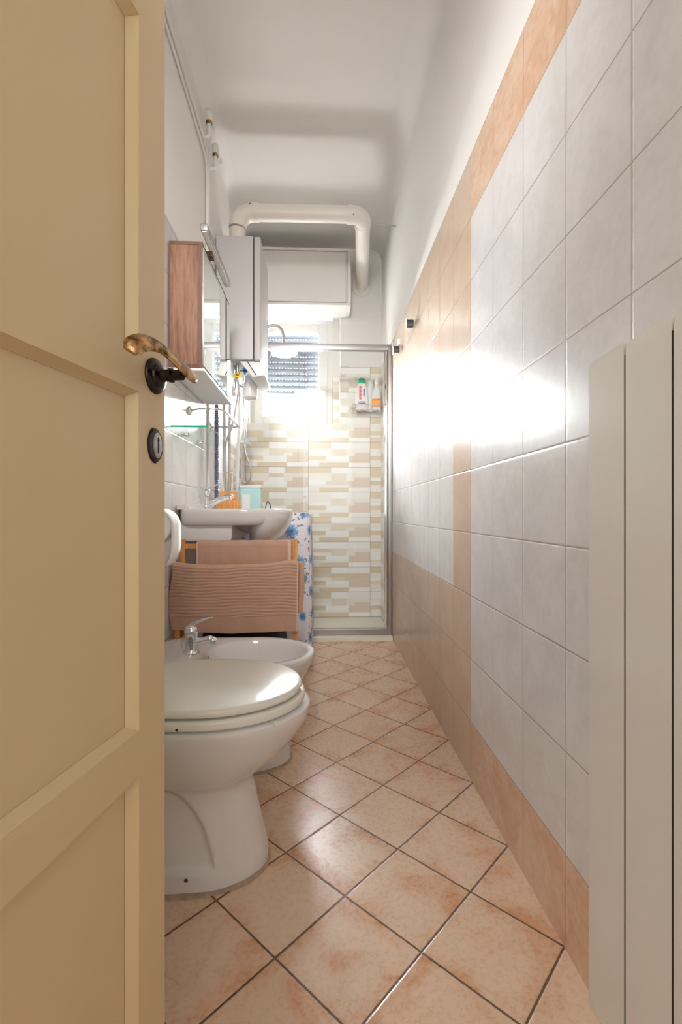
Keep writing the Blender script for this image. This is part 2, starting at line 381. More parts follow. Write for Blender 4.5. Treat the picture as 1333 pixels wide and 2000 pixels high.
mosaic('mosaic_tiles', (XR+0.006, 0, 0), (0, 1, 0), 0.35, 3.24, YB, 0.0, 2.043, wr, nrm=(-1, 0, 0))
mosaic('mosaic_tiles', (XL-0.006, 0, 0), (0, 1, 0), 0.35, 3.24, YW, 0.0, 2.043, wl, nrm=(1, 0, 0))
struct(B().box(WX1-0.004, WX1+0.006, YB-0.005, YB+0.006, WZ0-0.004, 2.043).build('trim_3', M['white']))
struct(B().box(XL, WX1, YB-0.004, YW, WZ0-0.004, WZ0+0.004).build('trim_4', M['tray']))
# wall behind the camera with the doorway
fr = B(); fr.box(XL-0.2, -0.42, YF-0.12, YF, 0, ZC).box(0.47, XR+0.2, YF-0.12, YF, 0, ZC).box(-0.42, 0.47, YF-0.12, YF, 2.12, ZC)
struct(fr.build('wall_front', M['plaster']))
# window: fixed frame, sash, glass
wx0, wx1, wz0, wz1 = XL+0.001, 0.101, WZ0+0.003, 2.515
win = B()
def frame(b, x0, x1, z0, z1, w_, y0, y1, mi=0):
    b.box(x0, x0+w_, y0, y1, z0, z1, mi).box(x1-w_, x1, y0, y1, z0, z1, mi).box(x0+w_, x1-w_, y0, y1, z0, z0+w_, mi).box(x0+w_, x1-w_, y0, y1, z1-w_, z1, mi)
frame(win, wx0, wx1, wz0, wz1, 0.05, YW, YW+0.07)
W1 = struct(win.build('window_1', M['white'], None, bevel=0.003))
s = B(); frame(s, wx0+0.042, wx1-0.045, wz0+0.03, wz1-0.045, 0.075, YW-0.02, YW+0.055)
sash = s.build('sash', M['white'], W1, bevel=0.005)
B().box(wx0+0.1, wx1-0.11, YW+0.02, YW+0.026, wz0+0.09, wz1-0.11).build('pane', M['glass'], W1)
B().box(-0.43, -0.40, YW-0.032, YW-0.02, wz0+0.02, wz0+0.034).box(-0.42, -0.41, YW-0.04, YW-0.02, wz0+0.024, wz0+0.03).build('catch', M['gap'], W1)
# roller shutter with light slots
sh = B(); z = 2.475; x0, x1 = XL+0.012, 0.045; y0 = YW+0.10
while z > 1.90:
    prof = [(y0, z), (y0-0.006, z-0.012), (y0-0.008, z-0.022), (y0-0.006, z-0.036), (y0, z-0.0462)]
    rs = [[(xx, py, pz) for py, pz in prof] + [(xx, py+0.004, pz) for py, pz in reversed(prof)] for xx in (x0, x1)]
    sh.rings(rs, True, True)
    x = x0
    while x < x1:
        sh.box(x, min(x+0.0165, x1), y0-0.001, y0+0.003, z-0.0505, z-0.0438); x += 0.0262
    z -= 0.050
sh.box(x0, x1, y0-0.006, y0+0.006, z-0.02, z+0.006)
tag(sh.build('roller_shutter', M['slat'], None), 'half-lowered grey roller shutter with rows of light slots outside the window', 'shutter')
# shutter box above window
sb = thing('shutter_box', (-0.11, 3.73, 2.44), 'white boxed-in shutter housing above the window', 'shutter box')
B().box(-0.59, 0.205, 3.628, YB+0.003, 2.455, 2.85).build('housing', M['white_matt'], sb, bevel=0.003)
B().box(-0.58, 0.19, 3.618, 3.630, 2.462, 2.842).build('front_panel', M['white_matt'], sb, bevel=0.002)
B().box(-0.60, 0.228, 3.612, YB+0.003, 2.436, 2.4555).box(-0.60, 0.228, 3.612, YB+0.003, 2.8495, 2.868).box(0.2045, 0.228, 3.612, YB+0.003, 2.4555, 2.85).build('trim_strip', M['white_matt'], sb, bevel=0.002)

# ---------------------------------------------------------------- open panelled door (local frame: t back from free edge, z, off out of face)
EX, EY = -0.216, 0.670; DA = math.radians(11.2); Dx, Dy = math.sin(DA), math.cos(DA)
def dp(t, z, off=0.0): return Vector((EX-t*Dx+off*Dy, EY-t*Dy-off*Dx, z))
DW, DT = 0.78, 0.042
door = struct(bpy.data.objects.new('door_1', None)); C.objects.link(door); door.location = dp(DW, 0.005); ORG[door.name] = door.location.copy()
def dbox(b, t0, t1, z0, z1, o0, o1, mi=0):
    vs = [dp(t, z, o) for t in (t0, t1) for z in (z0, z1) for o in (o0, o1)]
    return b.add(vs, [(0,1,3,2),(4,6,7,5),(0,4,5,1),(2,3,7,6),(0,2,6,4),(1,5,7,3)], mi, False)
ROWS = [(0.115, 0.537), (0.595, 1.021), (1.076, 1.494), (1.55, 1.97)]
T0, T1 = 0.062, DW-0.075
lf = B()
R = 0.0145
dbox(lf, 0, T0, 0.008, 2.06, -DT, 0); dbox(lf, T1, DW, 0.008, 2.06, -DT, 0)
zz = 0.008
for a, c in ROWS + [(2.06, 2.06)]:
    dbox(lf, T0, T1, zz, a, -DT, 0); zz = c
LEAF = lf.build('frame', M['cream'], door)
for a, c in ROWS:
    b = B(); m = 0.004
    dbox(b, T0-0.002, T1+0.002, a-0.002, c+0.002, -DT+0.012, -R-0.0005)
    # sloping bead round the recess
    def ringp(t0, t1, z0, z1, o): return [dp(t0, z0, o), dp(t1, z0, o), dp(t1, z1, o), dp(t0, z1, o)]
    rs = [ringp(T0, T1, a, c, -0.0012), ringp(T0+0.0015, T1-0.0015, a+0.0015, c-0.0015, -0.0035), ringp(T0+m, T1-m, a+m, c-m, -0.010), ringp(T0+m+0.0035, T1-m-0.0035, a+m+0.0035, c-m-0.0035, -R)]
    b.rings([[tuple(p) for p in r] for r in rs], True, False)
    b.build('panel', M['cream'], door)
# keyhole and bare lock edge marks
def oval(b, t, z, rt, rz, o0, o1, seg=72, mi=0, wob=0):
    prof = [(1, o0), (1, o0+(o1-o0)*0.4), (0.9, o1), (0.6, o1), (0.02, o1)]
    rs = [[tuple(dp(t+rt*k*(1+wob*math.sin(5*q+1)+wob*math.sin(11*q))*math.cos(q), z+rz*k*(1+wob*math.sin(7*q))*math.sin(q), o)) for q in [2*PI*i/seg for i in range(seg)]] for k, o in prof]
    b.rings(rs, True, True, mi); return b
kz = 0.9585
esc = oval(B(), 0.0262, kz, 0.0175, 0.0235, 0.0, 0.003, wob=0.022).build('escutcheon', M['bronze'], door)
b = oval(B(), 0.0240, kz, 0.0105, 0.017, 0.003, 0.0045); b.build('key_cover', plain('worn_steel', (0.45, 0.44, 0.45), 0.35, 1.0), esc)
b = B(); oval(b, 0.0240, kz+0.0075, 0.0024, 0.0035, 0.0045, 0.0048); dbox(b, 0.0226, 0.0254, kz-0.0105, kz+0.007, 0.0044, 0.0048); b.build('keyhole', M['gap'], esc)
# lever handle
hd = B(); cz = 1.0505; ct = 0.0262
nrm = Vector((Dy, -Dx, 0))
hd.lathe(dp(ct, cz, 0), nrm, [(0.0235, 0), (0.0235, 0.0025), (0.0215, 0.005), (0.0165, 0.0065), (0.0155, 0.009), (0.0115, 0.011), (0.0085, 0.0125), (0.0078, 0.02), (0.0095, 0.022), (0.0095, 0.026), (0.007, 0.028), (0.007, 0.04)], 36)
HR = hd.build('door_handle', M['bronze'], door)
# lever blade: swept along -t, with waisted middle and rolled end
def lever():
    P = bez([dp(-0.002, 1.0555, 0.043), dp(0.012, 1.0545, 0.044), dp(0.03, 1.0570, 0.043), dp(0.055, 1.0640, 0.041), dp(0.085, 1.0680, 0.039), dp(0.110, 1.0640, 0.036), dp(0.124, 1.0560, 0.033), dp(0.129, 1.0480, 0.030)], 6)
    wd = [0.007, 0.0115, 0.0112, 0.0088, 0.0085, 0.0100, 0.0105, 0.008]
    th = [0.0028, 0.0040, 0.0042, 0.0040, 0.0042, 0.0046, 0.0042, 0.003]
    rs = []; n = len(P)
    for i, p in enumerate(P):
        f = i/(n-1)*(len(wd)-1); k = min(int(f), len(wd)-2); u = f-k
        a, c = wd[k]*(1-u)+wd[k+1]*u, th[k]*(1-u)+th[k+1]*u
        t = (P[min(i+1, n-1)]-P[max(i-1, 0)]).normalized(); side = (nrm*0.30+Vector((0, 0, -1))*0.70).normalized(); side = (side - t*side.dot(t)).normalized(); up = t.cross(side)
        rs.append([tuple(p+side*a*(abs(math.cos(q))**0.8*math.copysign(1, math.cos(q)))+up*c*math.sin(q)) for q in [2*PI*j/20 for j in range(20)]])
    b = B(); b.rings(rs)
    # beaded rope edges
    bb = B()
    for i in range(4, n-4):
        p = P[i]; f = i/(n-1)*(len(wd)-1); k = min(int(f), len(wd)-2); u = f-k; a = wd[k]*(1-u)+wd[k+1]*u
        t = (P[i+1]-P[i-1]).normalized(); side = (nrm*0.30+Vector((0, 0, -1))*0.70).normalized(); side = (side - t*side.dot(t)).normalized()
        for q in (-1, 1):
            for e in (0, 0.5): bb.ball(p+(P[i+1]-p)*e+side*a*q*0.97, 0.00135, seg=8)
    return b, bb
lb, beads = lever()
LV = lb.build('lever', M['brass'], HR)
beads.build('beaded_edge', M['brass'], HR)

# ---------------------------------------------------------------- lapped glossy boards on the right wall
bg = thing('board_panelling', (XR-0.01, 0.6, 0), 'row of tall glossy cream vertical boards against the grey tiled right wall', 'panelling')
e = 0.827; bp = 0.1015; gap = 0.0032; xf = XR-0.0125
for i in range(6):
    y1 = e-i*bp; y0 = y1-bp+gap; z1 = 1.1355
    out = [(y1, 0.002), (y0, 0.002), (y0, z1-0.001), (y0+0.002, z1-0.0002), (y1-0.05, z1), (y1-0.016, z1-0.0015), (y1-0.005, z1-0.005), (y1, z1-0.012)]
    B().rings([[(xf+0.0008, y+(0.0008 if y < y0+0.02 else -0.0008), z_) for y, z_ in out], [(XR-0.0005, y, z_) for y, z_ in out]]).build('board', M['board'], bg, shade=20)
    if i < 5: B().box(xf+0.0015, XR-0.0006, y0-gap+0.0001, y0-0.0001, 0.004, z1-0.02).build('gap_shade_strip', M['gap'], bg)  # dark strip put in to stand for the shade between boards

# ---------------------------------------------------------------- sanitary ware
def spow(v, e): return math.copysign(abs(v)**e, v)
def outline(xb, xt, hw, yc, z, xm=None, eb=0.45, n=96, ef=1.0):
    xm = xm if xm is not None else xt-0.23
    pts = []
    for k in range(n):
        q = 2*PI*k/n; c, s_ = math.cos(q), math.sin(q)
        if c >= 0: pts.append((xm+(xt-xm)*spow(c, ef), yc+hw*spow(s_, ef), z))
        else: pts.append((xm+(xm-xb)*spow(c, eb), yc+hw*spow(s_, eb), z))
    return pts
def pedestal_outline(xb, xt, hw, yc, z, xm, rad=0.03):
    pts = [(xm+(xt-xm)*math.cos(a), yc+hw*math.sin(a), z) for a in [-PI/2+PI*k/80 for k in range(80)]]
    r_ = min(rad, hw*0.4); L = xm-(xb+r_)
    pts += [(xm-L*k/34, yc+hw, z) for k in range(34)]
    pts += [(xb+r_-r_*math.sin(a), yc+hw-r_+r_*math.cos(a), z) for a in [PI/2*k/6 for k in range(6)]]
    pts += [(xb+r_-r_*math.cos(a), yc-hw+r_-r_*math.sin(a), z) for a in [PI/2*k/6 for k in range(6)]]
    pts += [(xb+r_+L*k/34, yc-hw, z) for k in range(34)]
    return pts
def pedestal(yc, sections, recess=True, side=-1):
    """sections rows: z, xb, xt, hw, xm ; interpolated smoothly"""
    rs = []; S = sections; n = 14
    for i in range(len(S)-1):
        for k in range(n):
            u = k/n; p0 = S[max(i-1, 0)]; p1 = S[i]; p2 = S[i+1]; p3 = S[min(i+2, len(S)-1)]
            row = []
            for j in range(5):
                m1 = (p2[j]-p0[j])/max(p2[0]-p0[0], 1e-6)*(p2[0]-p1[0]); m2 = (p3[j]-p1[j])/max(p3[0]-p1[0], 1e-6)*(p2[0]-p1[0])
                h00, h10, h01, h11 = 2*u**3-3*u**2+1, u**3-2*u**2+u, -2*u**3+3*u**2, u**3-u**2
                row.append(h00*p1[j]+h10*m1+h01*p2[j]+h11*m2)
            rs.append(row)
    rs.append(list(S[-1])); out = []
    for z_, xb, xt, hw, xm in rs:
        pts = pedestal_outline(xb, xt, hw, yc, z_, xm)
        if recess:
            A = [(0.03, -0.236), (0.08, -0.246), (0.14, -0.266), (0.18, -0.288), (0.215, -0.315), (0.24, -0.343), (0.258, -0.375), (0.272, -0.43), (0.285, -0.60)]
            np_ = []
            for (x, y, z) in pts:
                if z < 0.285 and abs(y-yc) > 0.02:
                    lim = A[0][1]
                    for (za, xa), (zb, xb_) in zip(A, A[1:]):
                        if za <= z <= zb: lim = xa+(xb_-xa)*(z-za)/(zb-za)
                    f = min(1, max(0, (lim-x)/0.013)); g = min(1, max(0, (z-0.048)/0.008)); f = f*f*(3-2*f)*g
                    y = yc+(y-yc)-math.copysign(0.013*f, y-yc)
                np_.append((x, y, z))
            pts = np_
        out.append(pts)
    return out
ty = 1.21
toilet = thing('toilet', (-0.33, ty, 0), 'white ceramic toilet with closed ivory lid nearest the door', 'toilet')
S = [(0.0, XL+0.004, -0.132, 0.118, -0.30), (0.03, XL+0.004, -0.132, 0.116, -0.30), (0.10, XL+0.004, -0.148, 0.107, -0.30), (0.17, XL+0.004, -0.163, 0.10, -0.30), (0.222, XL+0.004, -0.168, 0.108, -0.30),
     (0.255, XL+0.004, -0.128, 0.133, -0.29), (0.30, XL+0.004, -0.078, 0.158, -0.28), (0.345, XL+0.004, -0.044, 0.176, -0.27), (0.378, XL+0.004, -0.028, 0.186, -0.262), (0.392, XL+0.004, -0.028, 0.187, -0.26), (0.3965, XL+0.006, -0.034, 0.182, -0.262)]
B().rings(pedestal(ty, S)).build('bowl', M['ceramic'], toilet, shade=50)
def slab_shape(yc, xb, xt, hw, z0, z1, xm, rnd, dome=0.0, eb=0.75):
    rs = []
    for k in range(7):
        a = PI/2*k/6; rs.append(outline(xb, xt-rnd*(1-math.sin(a)), hw-rnd*(1-math.sin(a)), yc, z0+rnd*(1-math.cos(a)), xm, eb))
    for k in range(7):
        a = PI/2*k/6; rs.append(outline(xb, xt-rnd*(1-math.cos(a)), hw-rnd*(1-math.cos(a)), yc, z1-rnd*(1-math.sin(a)), xm, eb))
    if dome:
        for f in (0.95, 0.85, 0.7, 0.5, 0.25, 0.02):
            zz = z1+dome*(1-f*f)
            base = outline(xb, xt-rnd, hw-rnd, yc, zz, xm, eb); cx = xm
            rs.append([(cx+(x-cx)*f, yc+(y-yc)*f, zz) for x, y, z in base])
    return rs
B().rings(slab_shape(ty, -0.515, -0.040, 0.187, 0.401, 0.424, -0.27, 0.008)).build('seat', M['seat'], toilet, shade=60)
B().rings(slab_shape(ty, -0.515, -0.048, 0.185, 0.4275, 0.447, -0.27, 0.009, 0.006)).build('lid', M['seat'], toilet, shade=60)
for yy in (-0.075, 0.075):
    B().tube([(-0.525, ty+yy-0.02, 0.418), (-0.525, ty+yy+0.02, 0.418)], 0.011).lathe((-0.525, ty+yy, 0.396), (0, 0, 1), [(0.014, 0), (0.012, 0.02)]).build('hinge', M['white'], toilet)
def buffer(x, y): return B().lathe((x, y, 0.3965), (0, 0, 1), [(0.006, 0), (0.006, 0.005)], 12)
for q in (-0.10, -0.25): buffer(q, ty-0.165 if q < -0.2 else ty-0.14).build('seat_buffer', M['white'], toilet)
B().lathe((-0.305, ty-0.1125, 0.036), (0, -1, 0), [(0.0078, 0), (0.0075, 0.0035), (0.006, 0.004)], 16).build('fixing_cap', M['ceramic'], toilet)
B().lathe((-0.305, ty-0.1165, 0.036), (0, -1, 0), [(0.0046, 0), (0.004, 0.0012)], 14).build('fixing_hole', M['dirt'], toilet)
B().lathe((-0.305, ty-0.1865, 0.408), (0, -1, 0), [(0.003, 0), (0.0025, 0.0012)], 10).build('seat_mark', M['gap'], toilet)
def sealant(yc, xb, xt, hw, xm, parent):
    rs = [pedestal_outline(xb, xt+0.003+d, hw+0.003+d, yc, z, xm) for d, z in ((0.004, 0.0004), (0.002, 0.004), (-0.004, 0.008), (-0.010, 0.008))]
    rs = [[(x+0.0014*math.sin(40*y)+0.001*math.sin(97*x), y+0.0014*math.sin(55*x+2), z) for x, y, z in r] for r in rs]
    B().rings(rs, True, False).build('sealant', M['sealant'], parent)
sealant(ty, XL+0.004, -0.132, 0.118, -0.30, toilet)
# bidet
by = 1.70
bidet = thing('bidet', (-0.32, by, 0), 'white ceramic bidet with single-lever tap between toilet and towel rack', 'bidet')
S = [(0.0, XL+0.004, -0.107, 0.118, -0.29), (0.03, XL+0.004, -0.107, 0.116, -0.29), (0.10, XL+0.004, -0.122, 0.107, -0.29), (0.165, XL+0.004, -0.138, 0.104, -0.29), (0.20, XL+0.004, -0.135, 0.112, -0.28),
     (0.235, XL+0.004, -0.105, 0.135, -0.27), (0.285, XL+0.004, -0.062, 0.160, -0.262), (0.33, XL+0.004, -0.035, 0.178, -0.255), (0.362, XL+0.004, -0.023, 0.187, -0.25)]
rs = pedestal(by, S)
n_ = 160
def bout(xb, xt, hw, z, xm=-0.25): return pedestal_outline(xb, xt, hw, by, z, xm, 0.075)
rs += [bout(XL+0.004, -0.022, 0.188, 0.374), bout(XL+0.006, -0.026, 0.185, 0.3795), bout(XL+0.02, -0.036, 0.175, 0.3805)]
def inner(xa, xb, hw, z):
    xm = (xa+xb)/2; return [(xm+(xb-xm)*math.cos(2*PI*k/n_-PI/2), by+hw*math.sin(2*PI*k/n_-PI/2), z) for k in range(n_)]
rs += [inner(-0.405, -0.046, 0.150, 0.3795), inner(-0.401, -0.050, 0.146, 0.375), inner(-0.390, -0.062, 0.135, 0.350), inner(-0.375, -0.085, 0.118, 0.31), inner(-0.35, -0.12, 0.088, 0.265), inner(-0.30, -0.17, 0.045, 0.242), inner(-0.25, -0.22, 0.01, 0.238)]
B().rings(rs).build('bowl', M['ceramic'], bidet, shade=70)
sealant(by, XL+0.004, -0.107, 0.118, -0.29, bidet)
B().lathe((-0.397, by-0.012, 0.358), (1, 0, 0.25), [(0.011, 0), (0.011, 0.002), (0.008, 0.0025)], 18).build('overflow_ring', M['chrome'], bidet)
B().lathe((-0.3945, by-0.012, 0.3585), (1, 0, 0.25), [(0.0075, 0), (0.007, 0.0012)], 18).build('overflow_hole', M['gap'], bidet)
def tap(parent, x, y, z, k, bidet_style):
    body = B().lathe((x, y, z), (0, 0, 1), [(0.027*k, 0), (0.027*k, 0.004*k), (0.0235*k, 0.008*k), (0.0205*k, 0.014*k), (0.021*k, 0.055*k), (0.022*k, 0.066*k), (0.0225*k, 0.068*k)], 28)
    t_ = body.build('tap', M['chrome'], parent)
    B().lathe((x, y, z+0.0685*k), (0.12, 0, 1), [(0.0225*k, 0), (0.0225*k, 0.008*k), (0.020*k, 0.017*k), (0.013*k, 0.025*k), (0.003*k, 0.028*k)], 28).build('cartridge_cap', M['chrome'], t_)
    P = bez([(x-0.012*k, y, z+0.082*k), (x+0.004*k, y, z+0.096*k), (x+0.03*k, y, z+0.108*k), (x+0.055*k, y, z+0.116*k), (x+0.074*k, y, z+0.1185*k)], 6)
    wd = [0.012, 0.0125, 0.010, 0.008, 0.0065]; rs = []; n = len(P)
    for i, p in enumerate(P):
        f = i/(n-1)*4; q = min(int(f), 3); u = f-q; a = (wd[q]*(1-u)+wd[q+1]*u)*k; c = (0.009-0.0072*i/(n-1))*k
        t = (P[min(i+1, n-1)]-P[max(i-1, 0)]).normalized(); side = Vector((0, 1, 0)); up = t.cross(side)
        rs.append([tuple(p+side*a*math.cos(w_)+up*c*math.sin(w_)) for w_ in [2*PI*j/18 for j in range(18)]])
    B().rings(rs).build('lever', M['chrome'], t_)
    if bidet_style:
        sp = B().tube([(x, y, z+0.036*k), (x+0.03*k, y, z+0.040*k), (x+0.056*k, y, z+0.047*k)], [0.0145*k, 0.0125*k, 0.0105*k], 20)
        sp.build('spout', M['chrome'], t_)
        B().ball((x+0.061*k, y, z+0.047*k), 0.0125*k).lathe((x+0.066*k, y, z+0.045*k), (1, 0, -0.45), [(0.0095*k, 0), (0.0125*k, 0.003*k), (0.0125*k, 0.015*k), (0.010*k, 0.018*k)], 20).build('aerator', M['chrome'], t_)
    else:
        B().tube(bez([(x, y, z+0.02*k), (x+0.04*k, y, z+0.036*k), (x+0.085*k, y, z+0.052*k), (x+0.112*k, y, z+0.058*k), (x+0.122*k, y, z+0.050*k)], 5), [0.0165*k]*6+[0.0145*k]*6+[0.0125*k]*9, 20).build('spout', M['chrome'], t_)
    B().tube([(x-0.028*k, y+0.006, z+0.004), (x-0.036*k, y+0.006, z+0.038*k)], 0.0016).ball((x-0.0365*k, y+0.006, z+0.042*k), 0.004).build('drain_rod', M['chrome'], t_)
tap(bidet, -0.449, 1.675, 0.380, 1.05, True)

# ---------------------------------------------------------------- toilet roll on wall holder
tr = thing('toilet_roll', (-0.55, 1.63, 0.82), 'white toilet roll with loose sheet hanging on left wall above the toilet', 'toilet roll')
roll = B().lathe((-0.545, 1.575, 0.822), (0, 1, 0), [(0.021, 0), (0.055, 0.0), (0.057, 0.002), (0.057, 0.098), (0.055, 0.1), (0.021, 0.1), (0.021, 0.0)], 48)
roll.build('paper', M['paper'], tr)
pts = []
for k in range(22):
    a = PI*0.62 - k/21*PI*0.62
    pts.append((-0.545+0.0595*math.cos(a), 0.822+0.0595*math.sin(a)))
for (x, z_) in [(-0.485, 0.79), (-0.4845, 0.76), (-0.487, 0.735), (-0.493, 0.715), (-0.503, 0.698), (-0.515, 0.687)]: pts.append((x, z_))
B().rings([[(x, yy, z_) for x, z_ in pts] for yy in (1.572, 1.60, 1.64, 1.677)], False, False).build('loose_sheet', M['paper'], tr, solid=0.0006)
holder = thing('roll_holder', (XL, 1.69, 0.82), 'chrome toilet roll holder on the left wall by the door', 'roll holder')
B().tube([(XL, 1.69, 0.822), (-0.545, 1.69, 0.822), (-0.545, 1.56, 0.822)], 0.006).lathe((XL, 1.69, 0.822), (1, 0, 0), [(0.022, 0), (0.022, 0.006), (0.012, 0.01)]).build('arm', M['chrome'], holder)

# ---------------------------------------------------------------- washbasin
ws = thing('washbasin', (-0.37, 2.29, 0.74), 'white ceramic washbasin on the left wall behind the towel rack', 'washbasin')
yc, n_ = 2.29, 120
def wo(xt, hw, z, xm=-0.36, eb=0.22, xb=XL+0.003): return outline(xb, xt, hw, yc, z, xm, eb, n_, 0.86)
rs = [wo(-0.20, 0.255, 0.812), wo(-0.150, 0.268, 0.818), wo(-0.137, 0.276, 0.840), wo(-0.134, 0.282, 0.866), wo(-0.136, 0.282, 0.879), wo(-0.144, 0.276, 0.884)]
def inn(xa, xb_, hw, z):
    xm = (xa+xb_)/2; return [(xm+(xb_-xm)*math.cos(2*PI*k/n_), yc+hw*math.sin(2*PI*k/n_), z) for k in range(n_)]
rs += [inn(-0.475, -0.165, 0.215, 0.8835), inn(-0.468, -0.172, 0.208, 0.878), inn(-0.45, -0.19, 0.185, 0.845), inn(-0.42, -0.22, 0.14, 0.80), inn(-0.36, -0.28, 0.05, 0.775), inn(-0.33, -0.31, 0.01, 0.773)]
wb_ = B().rings(rs)
def under(x0, x1, hw, z):
    xm = (x0+x1)/2; return [(xm+(x1-xm)*math.cos(2*PI*k/n_), yc+hw*math.sin(2*PI*k/n_), z) for k in range(n_)]
wb_.rings([under(-0.338, -0.136, 0.245, 0.845), under(-0.338, -0.146, 0.238, 0.81), under(-0.336, -0.168, 0.215, 0.775), under(-0.333, -0.205, 0.175, 0.735), under(-0.32, -0.24, 0.09, 0.70), under(-0.29, -0.27, 0.02, 0.69)])
wb_.build('basin', M['ceramic'], ws, shade=60)
b = B().rings([[(XL+0.003, 2.045, 0.745), (-0.385, 2.045, 0.745), (-0.378, 2.045, 0.76), (-0.378, 2.045, 0.822), (XL+0.003, 2.045, 0.822)], [(XL+0.003, 2.53, 0.745), (-0.385, 2.53, 0.745), (-0.378, 2.53, 0.76), (-0.378, 2.53, 0.822), (XL+0.003, 2.53, 0.822)]])
b.build('rear_body', M['ceramic'], ws, bevel=0.006)
# raised back ledge
B().rings([[(XL+0.003, y, 0.880), (XL+0.06+0.01*math.sin((y-2.01)/0.56*PI), y, 0.880), (XL+0.05, y, 0.892+0.010*math.sin((y-2.0)/0.58*PI)), (XL+0.02, y, 0.898+0.012*math.sin((y-2.0)/0.58*PI)), (XL+0.003, y, 0.898+0.012*math.sin((y-2.0)/0.58*PI))] for y in [2.02+0.54*k/20 for k in range(21)]]).build('back_ledge', M['ceramic'], ws, shade=70)
tap(ws, -0.535, 2.25, 0.884, 0.98, False)
B().tube(bez([(-0.31, 2.29, 0.70), (-0.31, 2.29, 0.62), (-0.33, 2.30, 0.585), (-0.37, 2.32, 0.60), (-0.40, 2.34, 0.64), (-0.46, 2.36, 0.65), (XL+0.002, 2.40, 0.65)], 6), 0.016, 16).build('siphon', M['chrome'], ws)
# toothbrush holder
th = thing('toothbrush_holder', (-0.482, 2.48, 0.884), 'stepped wooden toothbrush box on the back of the washbasin', 'toothbrush holder')
B().box(-0.536, -0.420, 2.455, 2.535, 0.884, 0.932).build('base_box', M['bamboo'], th, bevel=0.002)
B().box(-0.520, -0.436, 2.475, 2.53, 0.9325, 0.977).build('upper_box', M['bamboo'], th, bevel=0.002)
for i, (x, dx, m_) in enumerate([(-0.505, -0.004, 'white'), (-0.485, 0.004, 'orange'), (-0.462, 0.002, 'white')]):
    b = B().tube([(x, 2.50, 0.94), (x+dx, 2.50, 1.04), (x+dx*1.5, 2.50, 1.075)], [0.0035, 0.0028, 0.0022], 10)
    hb = b.box(x+dx*1.5-0.010, x+dx*1.5+0.004, 2.497, 2.506, 1.070, 1.076)
    lab = ['white toothbrush at left in the wooden box', 'toothbrush with wooden handle in the wooden box', 'white toothbrush at right in the wooden box'][i]
    tag(b.build('toothbrush', M['white'] if m_ == 'white' else M['bamboo']), lab, 'toothbrush', 'toothbrushes in the wooden box')

# ---------------------------------------------------------------- towel rack and towels
rk = thing('towel_rack', (-0.34, 2.0, 0), 'orange wooden folding towel rack in front of the washbasin', 'towel rack')
for x in (-0.572, -0.108):
    B().box(x-0.010, x+0.010, 1.998, 2.016, 0, 0.757).build('post', M['bamboo'], rk, bevel=0.002)
    b = B(); xo = x-0.022 if x < -0.3 else x-0.0
    P = [Vector((x, 1.945, 0.64)), Vector((x-0.004, 1.943, 0.40)), Vector((x-0.008, 1.935, 0))] if x < -0.3 else [Vector((x+0.004, 1.945, 0.64)), Vector((x+0.004, 1.943, 0.40)), Vector((x+0.004, 1.935, 0))]
    b.rings([[(p.x-0.010, p.y-0.008, p.z), (p.x+0.010, p.y-0.008, p.z), (p.x+0.010, p.y+0.008, p.z), (p.x-0.010, p.y+0.008, p.z)] for p in P])
    b.build('leg', M['bamboo'], rk, bevel=0.0015)
    B().box(x-0.008, x+0.008, 1.930, 2.0, 0.615, 0.633).build('side_bar', M['bamboo'], rk)
for (yy, z_) in ((2.006, 0.728), (1.94, 0.648), (2.006, 0.25)):
    B().box(-0.566, -0.114, yy-0.007, yy+0.007, z_-0.010, z_+0.010).build('rail', M['bamboo'], rk, bevel=0.002)
P = [Vector((-0.572, 1.922, 0.34)), Vector((-0.50, 1.998, 0.425))]
B().tube(P, 0.006, 8).build('brace', M['bamboo'], rk)
def sheet(x0, x1, path, ripple, nx=150):
    """cloth following a (y,z) path; ripple(u,s) -> (dx, dy, dz)"""
    L = [0]
    for a, c in zip(path, path[1:]): L.append(L[-1]+math.hypot(c[0]-a[0], c[1]-a[1]))
    rs = []
    for (y, z_), l in zip(path, L):
        row = []
        for i in range(nx+1):
            u = i/nx; d = ripple(u, l, L[-1], y, z_); row.append((x0+(x1-x0)*u+d[0], y+d[1], z_+d[2]))
        rs.append(row)
    return B().rings(rs, False, False)
def drape(yr, zr, r, zf, zbk, step=0.0035):
    p = []; z_ = zbk
    while z_ < zr: p.append((yr+r, z_)); z_ += step*2.5
    for k in range(9): a = PI*k/8; p.append((yr+r*math.cos(a), zr+r*math.sin(a)*0.8))
    z_ = zr
    while z_ > zf: p.append((yr-r-0.004*(1-math.exp(-(zr-z_)*20)), z_)); z_ -= step
    return p
